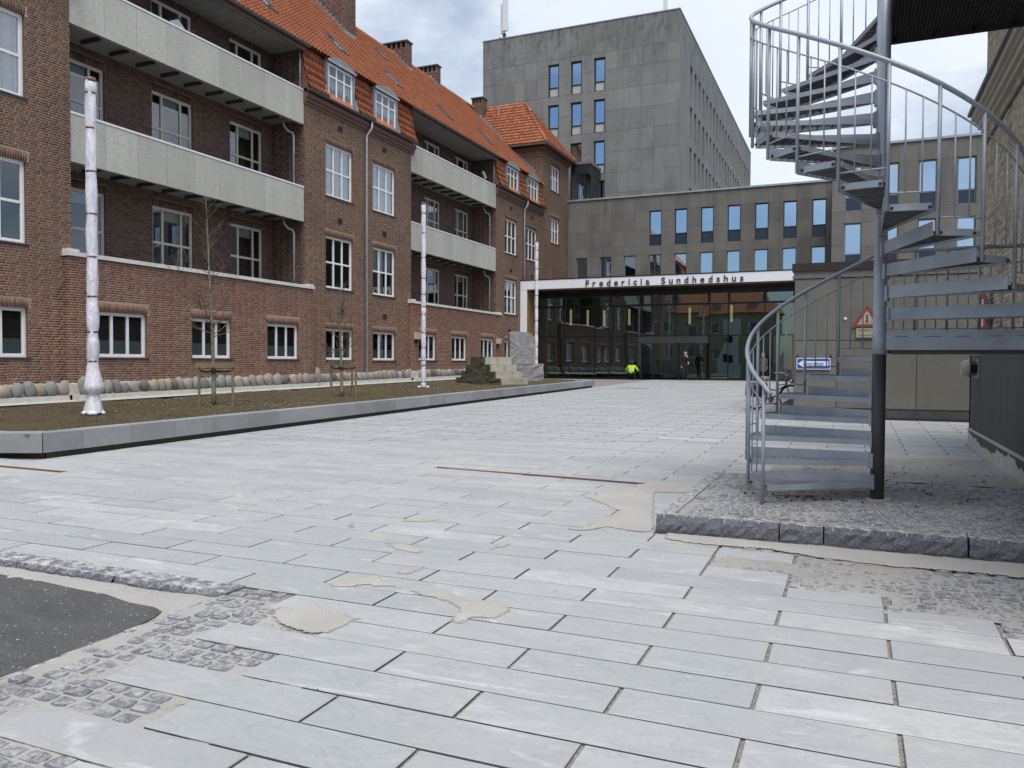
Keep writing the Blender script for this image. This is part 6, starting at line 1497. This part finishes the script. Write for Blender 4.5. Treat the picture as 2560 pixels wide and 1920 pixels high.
for k in range(9):
    mb=MB(); y=19.0+k*0.15; mb.box(-19.92,-19.90,y,y+0.11,11.3,12.08+0.03*(k%3)); mb.build('board',M['stake'],t_)
mb=MB(); mb.box(-19.899,-19.88,18.98,20.35,11.4,11.5); mb.build('batten',M['stake'],t_)
t_=thing('wooden_crate',(-19.85,41.8,11.3),'short row of boards above the far upper balcony rail','crate')
for k in range(5):
    mb=MB(); y=41.4+k*0.2; mb.box(-19.92,-19.90,y,y+0.13,11.3,12.1+0.03*(k%2)); mb.build('board',M['stake'],t_)
mb=MB(); mb.box(-19.899,-19.88,41.4,42.3,11.4,11.5); mb.build('batten',M['stake'],t_)
t_=thing('patio_lamp',(-19.9,42.3,12.0),'small white tilted floodlight above the far upper balcony','lamp'); W=Matrix.Translation((-19.9,42.35,12.42))@Matrix.Rotation(R(-35),4,'X'); mb=MB(); mb.box(-0.05,0.05,-0.25,0.25,-0.06,0.06,0.5,W); mb.build('head',M['coping'],t_); mb=MB(); mb.tube([(-19.9,42.3,11.4),(-19.9,42.3,12.38)],0.02,6); mb.build('stem',M['zinc'],t_)

# ------------------------------------------------------------------ bicycle
def bicycle(P,ang):
    z0=g(P[1]); t_=thing('bicycle',(P[0],P[1],z0),'dark city bicycle with a maroon pannier parked by the annex corner','bicycle',None,ang); W=Matrix.Translation((P[0],P[1],z0))@Matrix.Rotation(ang,4,'Z')@Matrix.Rotation(R(7),4,'X')
    def tb(nm,pts,r,mat,n=8): mb=MB(); mb.tube([W@Vector(p) for p in pts],r,n); return mb.build(nm,M[mat],t_,True)
    def wheel(x):
        mb=MB(); ring=[]; n,m_=28,8
        for i in range(n):
            a=2*math.pi*i/n
            for k in range(m_): b=2*math.pi*k/m_; rr_=0.335+0.018*math.cos(b); mb.V.append(tuple(W@Vector((x+rr_*math.cos(a),0.018*math.sin(b),0.353+rr_*math.sin(a))))); mb.T.append(0.5)
        for i in range(n):
            for k in range(m_): mb.F.append((i*m_+k,((i+1)%n)*m_+k,((i+1)%n)*m_+(k+1)%m_,i*m_+(k+1)%m_))
        o=mb.build('wheel',M['blk'],t_,True)
        r_=MB(); pts=[W@Vector((x+0.312*math.cos(2*math.pi*i/28),0,0.353+0.312*math.sin(2*math.pi*i/28))) for i in range(29)]; r_.tube(pts,0.010,6,False); r_.build('rim',M['chrome'],o,True)
        s_=MB()
        for i in range(18): a=2*math.pi*i/18; s_.tube([W@Vector((x,0.02*(-1)**i,0.353)),W@Vector((x+0.31*math.cos(a),0,0.353+0.31*math.sin(a)))],0.0018,4)
        s_.build('spokes',M['chrome'],o); h_=MB(); h_.tube([W@Vector((x,-0.045,0.353)),W@Vector((x,0.045,0.353))],0.025,10); h_.build('hub',M['chrome'],o)
        f=MB(); n=14
        for i in range(n):
            a=R(25)+R(150)*i/(n-1)
            for y_ in (-0.03,0.03): f.V.append(tuple(W@Vector((x+0.372*math.cos(a),y_,0.353+0.372*math.sin(a))))); f.T.append(0.5)
        f.F=[(2*i,2*i+1,2*i+3,2*i+2) for i in range(n-1)]; f.build('mudguard',M['bikeframe'],t_,True)
    wheel(-0.54); wheel(0.56); bb_=(-0.10,0,0.30); st=(-0.27,0,0.78); hd=(0.40,0,0.86); hl=(0.43,0,0.70)
    tb('down_tube',[bb_,(0.15,0,0.42),hl],0.021,'bikeframe'); tb('seat_tube',[bb_,st],0.018,'bikeframe'); tb('seat_post',[st,(-0.295,0,0.90)],0.013,'chrome'); tb('top_tube',[(-0.21,0,0.58),(0.1,0,0.55),hl],0.017,'bikeframe')
    for s_ in (-1,1): tb('chain_stay',[bb_,(-0.54,0.05*s_,0.353)],0.010,'bikeframe',6); tb('seat_stay',[(-0.25,0,0.72),(-0.54,0.05*s_,0.353)],0.008,'bikeframe',6); tb('fork_blade',[(0.44,0.03*s_,0.68),(0.56,0.05*s_,0.353)],0.011,'bikeframe',6)
    tb('head_tube',[hl,hd],0.022,'bikeframe'); tb('stem',[hd,(0.385,0,1.0)],0.013,'chrome'); tb('handlebar',[(0.10,0.29,0.99),(0.25,0.28,1.03),(0.40,0.15,1.03),(0.42,0,1.0),(0.40,-0.15,1.03),(0.25,-0.28,1.03),(0.10,-0.29,0.99)],0.012,'chrome')
    for s_ in (-1,1): tb('grip',[(0.16,0.287*s_,1.01),(0.08,0.292*s_,0.985)],0.018,'blk')
    mb=MB(); mb.lathe([(0.03,0),(0.055,0.03),(0.06,0.09),(0.0,0.10)],12,W@Matrix.Translation((0.52,0,0.80))@Matrix.Rotation(R(90),4,'Y')); mb.build('headlight',M['chrome'],t_,True)
    mb=MB(); V=[]
    for i,(x,w,zt) in enumerate(((-0.44,0.105,0.93),(-0.36,0.11,0.955),(-0.27,0.07,0.945),(-0.17,0.025,0.935))):
        for y_,dz in ((-w,-0.05),(-w*0.7,0),(0,0.006),(w*0.7,0),(w,-0.05)): V.append(tuple(W@Vector((x,y_,zt+dz))))
    F=[(i*5+k,i*5+k+1,(i+1)*5+k+1,(i+1)*5+k) for i in range(3) for k in range(4)]; V+= [tuple(Vector(v)-Vector((0,0,0.045))) for v in V]; F+=[tuple(q+20 for q in f)[::-1] for f in F]; mb.add(V,F); mb.build('saddle',M['tan'],t_,True)
    tb('rack',[(-0.25,0.06,0.74),(-0.88,0.06,0.74),(-0.88,-0.06,0.74),(-0.25,-0.06,0.74)],0.007,'chrome',6)
    for s_ in (-1,1):
        mb=MB(); mb.bevbox(-0.80,-0.42,0.07,0.21,0.40,0.75,0.03,0.5,W@Matrix.Scale(s_,4,(0,1,0))); mb.build('pannier',M['maroon'],t_)
    mb=MB(); mb.lathe([(0.095,0),(0.095,0.006)],20,W@Matrix.Translation((-0.10,-0.05,0.30))@Matrix.Rotation(R(90),4,'X')); mb.build('chainring',M['chrome'],t_)
    for s_,a in ((-1,-0.9),(1,2.24)): tb('crank',[(-0.10,0.06*s_,0.30),(-0.10+0.16*math.cos(a),0.08*s_,0.30+0.16*math.sin(a))],0.010,'chrome',6); mb=MB(); mb.box(-0.05,0.05,-0.045,0.045,-0.012,0.012,0.5,W@Matrix.Translation((-0.10+0.16*math.cos(a),0.12*s_,0.30+0.16*math.sin(a)))); mb.build('pedal',M['blk'],t_)
    tb('kickstand',[(-0.35,0.05,0.33),(-0.42,0.16,0.01)],0.008,'chrome',6)
ra=ginv(1889,1024); fa=(ra[0]+0.83,ra[1]+0.72)
bicycle(((ra[0]+fa[0])/2,(ra[1]+fa[1])/2),math.atan2(fa[1]-ra[1],fa[0]-ra[0]))

# ------------------------------------------------------------------ people: one continuous skinned body each
def body(name,parent,J,E,Rd,mats,pick,W):
    me=bpy.data.meshes.new('sk'); keys=list(J); me.from_pydata([tuple(W@Vector(J[k])) for k in keys],[(keys.index(a),keys.index(b)) for a,b in E],[])
    o=bpy.data.objects.new('sk',me); COL.objects.link(o); md=o.modifiers.new('s','SKIN'); md.use_smooth_shade=True; sb_=o.modifiers.new('u','SUBSURF'); sb_.levels=2; sb_.render_levels=2
    for i,k in enumerate(keys):
        d=me.skin_vertices[0].data[i]; r_=Rd[k]; d.radius=(r_,r_) if not isinstance(r_,tuple) else r_; d.use_root=(i==0)
    bpy.context.view_layer.update(); ev=o.evaluated_get(bpy.context.evaluated_depsgraph_get()); m2=bpy.data.meshes.new_from_object(ev); bpy.data.objects.remove(o)
    m2.materials.clear()
    for m_ in mats: m2.materials.append(m_)
    Wi=W.inverted()
    for p in m2.polygons: p.material_index=pick(Wi@p.center); p.use_smooth=True
    m2.name=name; c=W.translation.copy(); m2.transform(Matrix.Translation(-c)); return inst(name,m2,Matrix.Translation(c),parent)
def standing(loc,rz,lab,top,leg,hair,hairlen,arm='face',coat=False,H_=1.0):
    t_=thing('person',loc,lab,'person'); W=Matrix.Translation(loc)@Matrix.Rotation(rz,4,'Z')@Matrix.Scale(H_,4)
    J={'pel':(0,0,0.95),'bel':(0,0,1.10),'che':(0,0.0,1.30),'nck':(0,0.0,1.46),'hd0':(0,-0.015,1.55),'hd1':(0,-0.02,1.64),'hd2':(0,-0.01,1.70),'nose':(0,-0.115,1.59)}
    E=[('pel','bel'),('bel','che'),('che','nck'),('nck','hd0'),('hd0','hd1'),('hd1','hd2'),('hd0','nose')]
    Rd={'pel':(0.15,0.11) if not coat else (0.18,0.14),'bel':(0.135,0.10),'che':(0.155,0.11),'nck':0.052,'hd0':(0.072,0.085),'hd1':(0.075,0.09),'hd2':0.045,'nose':0.014}
    for s_,n in ((-1,'l'),(1,'r')):
        J.update({n+'hip':(0.09*s_,0,0.88),n+'kn':(0.095*s_,-0.02+0.03*s_,0.49),n+'an':(0.095*s_,0.02+0.03*s_,0.09),n+'to':(0.105*s_,-0.13+0.03*s_,0.035),n+'sh':(0.19*s_,0,1.40)})
        if arm=='face' and s_==1: J.update({n+'el':(0.23,-0.06,1.14),n+'wr':(0.10,-0.20,1.36),n+'ha':(0.04,-0.15,1.46)})
        else: J.update({n+'el':(0.235*s_,0.03,1.13),n+'wr':(0.23*s_,-0.06,0.90),n+'ha':(0.225*s_,-0.09,0.82)})
        E+= [('pel',n+'hip'),(n+'hip',n+'kn'),(n+'kn',n+'an'),(n+'an',n+'to'),('che',n+'sh'),(n+'sh',n+'el'),(n+'el',n+'wr'),(n+'wr',n+'ha')]
        Rd.update({n+'hip':0.095,n+'kn':0.062,n+'an':0.045,n+'to':0.038,n+'sh':0.062,n+'el':0.045,n+'wr':0.032,n+'ha':0.036})
        for q in range(4):
            k=n+'f%d'%q; hx=Vector(J[n+'ha']); J[k]=tuple(hx+Vector((0.0,-0.03+0.018*q,-0.075+0.008*abs(q-1)) if not(arm=='face' and s_==1) else Vector((-0.02+0.015*q,0.02,0.06)))); E.append((n+'ha',k)); Rd[k]=0.009
        k=n+'th'; hx=Vector(J[n+'ha']); J[k]=tuple(hx+Vector((-0.02*s_,-0.05,-0.02))); E.append((n+'ha',k)); Rd[k]=0.010
    def pick(p):
        if p.z>1.475 and abs(p.x)<0.13 and not(p.z<1.5 and p.y<-0.12): return 0
        if p.z<0.075: return 3
        if not(arm=='face' and p.x>0) and abs(p.x)>0.18 and p.z<0.885 and p.z>0.6: return 0
        if arm=='face' and p.x>0 and p.y<-0.13 and p.z>1.38: return 0
        return 1 if p.z>(0.62 if coat else 0.93) else 2
    body('body',t_,J,E,Rd,[M['skin'],top,leg,M['shoe'] if not coat else M['blk']],pick,W)
    mb=MB(); n=12; prof=[(0.03,1.745),(0.07,1.725),(0.098,1.67),(0.102,1.60),(0.098,1.54),(0.09,1.54-hairlen)]; V=[]
    for r_,z in prof:
        for k in range(n+1): a=R(-35)+R(250)*k/n; V.append(tuple(W@Vector((r_*math.cos(a),0.008+r_*1.08*math.sin(a),z))))
    mb.add(V,[(i*(n+1)+k,i*(n+1)+k+1,(i+1)*(n+1)+k+1,(i+1)*(n+1)+k) for i in range(len(prof)-1) for k in range(n)]); mb.add([tuple(W@Vector((0.05*math.cos(2*math.pi*k/8),0.05*math.sin(2*math.pi*k/8),1.742))) for k in range(8)],[tuple(range(8))]); mb.build('hair',hair,t_,True)
    if coat:
        mb=MB(); prof=[(0.165,0.12,1.44),(0.20,0.14,1.30),(0.185,0.135,1.1),(0.205,0.16,0.9),(0.225,0.18,0.62)]; n=14; V=[tuple(W@Vector((a*math.cos(2*math.pi*k/n),b*math.sin(2*math.pi*k/n),z))) for a,b,z in prof for k in range(n)]
        mb.add(V,[(i*n+k,i*n+(k+1)%n,(i+1)*n+(k+1)%n,(i+1)*n+k) for i in range(len(prof)-1) for k in range(n)]); mb.build('coat',top,t_,True)
    else:
        mb=MB(); mb.bevbox(0.12,0.17,-0.20,0.06,0.98,1.13,0.02,0.5,W); mb.build('shoulder_bag',M['bag'],t_); mb=MB(); mb.tube([W@Vector(p) for p in ((0.15,-0.16,1.12),(0.02,-0.135,1.28),(-0.13,-0.03,1.45),(-0.10,0.10,1.42),(0.10,0.15,1.2),(0.16,0.05,1.12))],0.008,5); mb.build('bag_strap',M['blk'],t_)
    return t_
wp=ginv(1713,953.5); standing((wp[0],wp[1],g(wp[1])),R(18),'person in dark clothes with a shoulder bag facing the plaza by the door',M['clothdk'],M['clothdk'],M['hairb'],0.10,'face')
standing((-4.75,47.6,g(47.6)),R(170),'person in a long taupe coat standing by the glass behind the bicycle',M['coat'],M['clothdk'],M['hairg'],0.02,'down',True,0.94)
# crouching worker in a hi-vis jacket, back to the plaza
loc=(-12.6,48.25,g(48.25)); t_=thing('person',loc,'person crouching in a yellow hi-vis jacket beside the revolving door','person'); W=Matrix.Translation(loc)@Matrix.Rotation(R(178),4,'Z')
J={'pel':(0,0.10,0.36),'bel':(0,0.08,0.52),'che':(0,-0.06,0.74),'nck':(0,-0.15,0.87),'hd0':(0,-0.20,0.95),'hd1':(0,-0.22,1.03),'hd2':(0,-0.20,1.09)}
E=[('pel','bel'),('bel','che'),('che','nck'),('nck','hd0'),('hd0','hd1'),('hd1','hd2')]; Rd={'pel':(0.17,0.14),'bel':(0.17,0.13),'che':(0.20,0.14),'nck':0.06,'hd0':0.085,'hd1':0.09,'hd2':0.05}
for s_,n in ((-1,'l'),(1,'r')):
    J.update({n+'hip':(0.11*s_,0.05,0.33),n+'kn':(0.17*s_,-0.34,0.42),n+'an':(0.15*s_,-0.06,0.08),n+'to':(0.16*s_,-0.22,0.04),n+'sh':(0.21*s_,-0.08,0.82),n+'el':(0.37*s_,-0.10,0.60),n+'wr':(0.30*s_,-0.32,0.50),n+'ha':(0.26*s_,-0.39,0.48)})
    E+=[('pel',n+'hip'),(n+'hip',n+'kn'),(n+'kn',n+'an'),(n+'an',n+'to'),('che',n+'sh'),(n+'sh',n+'el'),(n+'el',n+'wr'),(n+'wr',n+'ha')]; Rd.update({n+'hip':0.10,n+'kn':0.068,n+'an':0.048,n+'to':0.04,n+'sh':0.082,n+'el':0.066,n+'wr':0.045,n+'ha':0.038})
    for q in range(4): k=n+'f%d'%q; J[k]=(0.24*s_-0.012*s_*q,-0.46,0.485-0.012*q); E.append((n+'ha',k)); Rd[k]=0.010
    k=n+'th'; J[k]=(0.21*s_,-0.41,0.50); E.append((n+'ha',k)); Rd[k]=0.011
def pickw(p):
    if p.z>0.885 and abs(p.x)<0.13: return 0
    if abs(p.x)>0.2 and p.y<-0.34 and p.z>0.44: return 0
    if p.z>0.44 and (p.y>-0.2 or p.z>0.5 or abs(p.x)>0.25): return 3 if (0.60<p.z<0.635 and abs(p.x)<0.25) or 0.455<p.z<0.485 else 1
    return 2
body('body',t_,J,E,Rd,[M['skin'],M['hivis'],M['clothdk'],M['reflective']],pickw,W)
mb=MB(); mb.lathe([(0.10,0.93),(0.105,1.0),(0.09,1.08),(0.04,1.13)],12,W@Matrix.Translation((0,-0.19,0))); mb.build('hair',M['hairdk'],t_,True)
# ------------------------------------------------------------------ the house behind the camera, seen mirrored in the glass
HB=thing('ochre_house',(-17.5,-13,0),'ochre house with an orange tiled roof mirrored in the entrance glass','building')
hw=[(x,x+1.25,z,z+1.35) for z in (5.6,2.4) for x in (-24.0,-21.1,-18.2,-12.9)]; mb=MB(); wall_mb(FPY(-12.5),-27,-9.5,-0.5,8.3,hw,mb); reveal_mb(FPY(-12.5),hw,0.15,mb); wall_mb(FX(-9.5),-22,-12.5,-0.5,8.3,[],mb); wall_mb(FNX(-27),-22,-12.5,-0.5,8.3,[],mb); wall_mb(FNY(-22),-27,-9.5,-0.5,8.3,[],mb); mb.build('wall',M['pale_yel'],HB)
for a,b,c,d in hw:
    mb=MB()
    for bx in ((a,b,c,c+0.07),(a,b,d-0.07,d),(a,a+0.07,c+0.07,d-0.07),(b-0.07,b,c+0.07,d-0.07)): mb.box(bx[0],bx[1],-12.62,-12.54,bx[2],bx[3])
    o=mb.build('window',M['white'],HB); mb=MB(); mb.quad((a,-12.6,c),(b,-12.6,c),(b,-12.6,d),(a,-12.6,d)); mb.build('pane',M['glass_d'],o)
mb=MB(); mb.box(-16.4,-13.9,-12.5,-12.3,-0.5,7.4); mb.build('white_bay',M['whitewash'],HB)
mb=MB(); mb.box(-15.6,-14.7,-12.299,-12.29,4.3,5.3); mb.box(-15.6,-14.7,-12.299,-12.29,1.6,2.6); mb.build('bay_window',M['alu_dk'],HB)
mb=MB(); c=[(-27.4,-12.1,8.2),(-9.1,-12.1,8.2),(-9.1,-22.4,8.2),(-27.4,-22.4,8.2)]; rg=[(-25,-17.2,12.6),(-11.8,-17.2,12.6)]
mb.add(c+rg,[(0,1,5,4),(1,2,5),(2,3,4,5),(3,0,4),(0,3,2,1)]); mb.build('roof',M['tile'],HB)
for x in (-23.5,-18,-13):
    mb=MB(); mb.box(x,x+1.1,-14.2,-12.9,8.6,9.9); mb.build('dormer',M['lead'],HB)
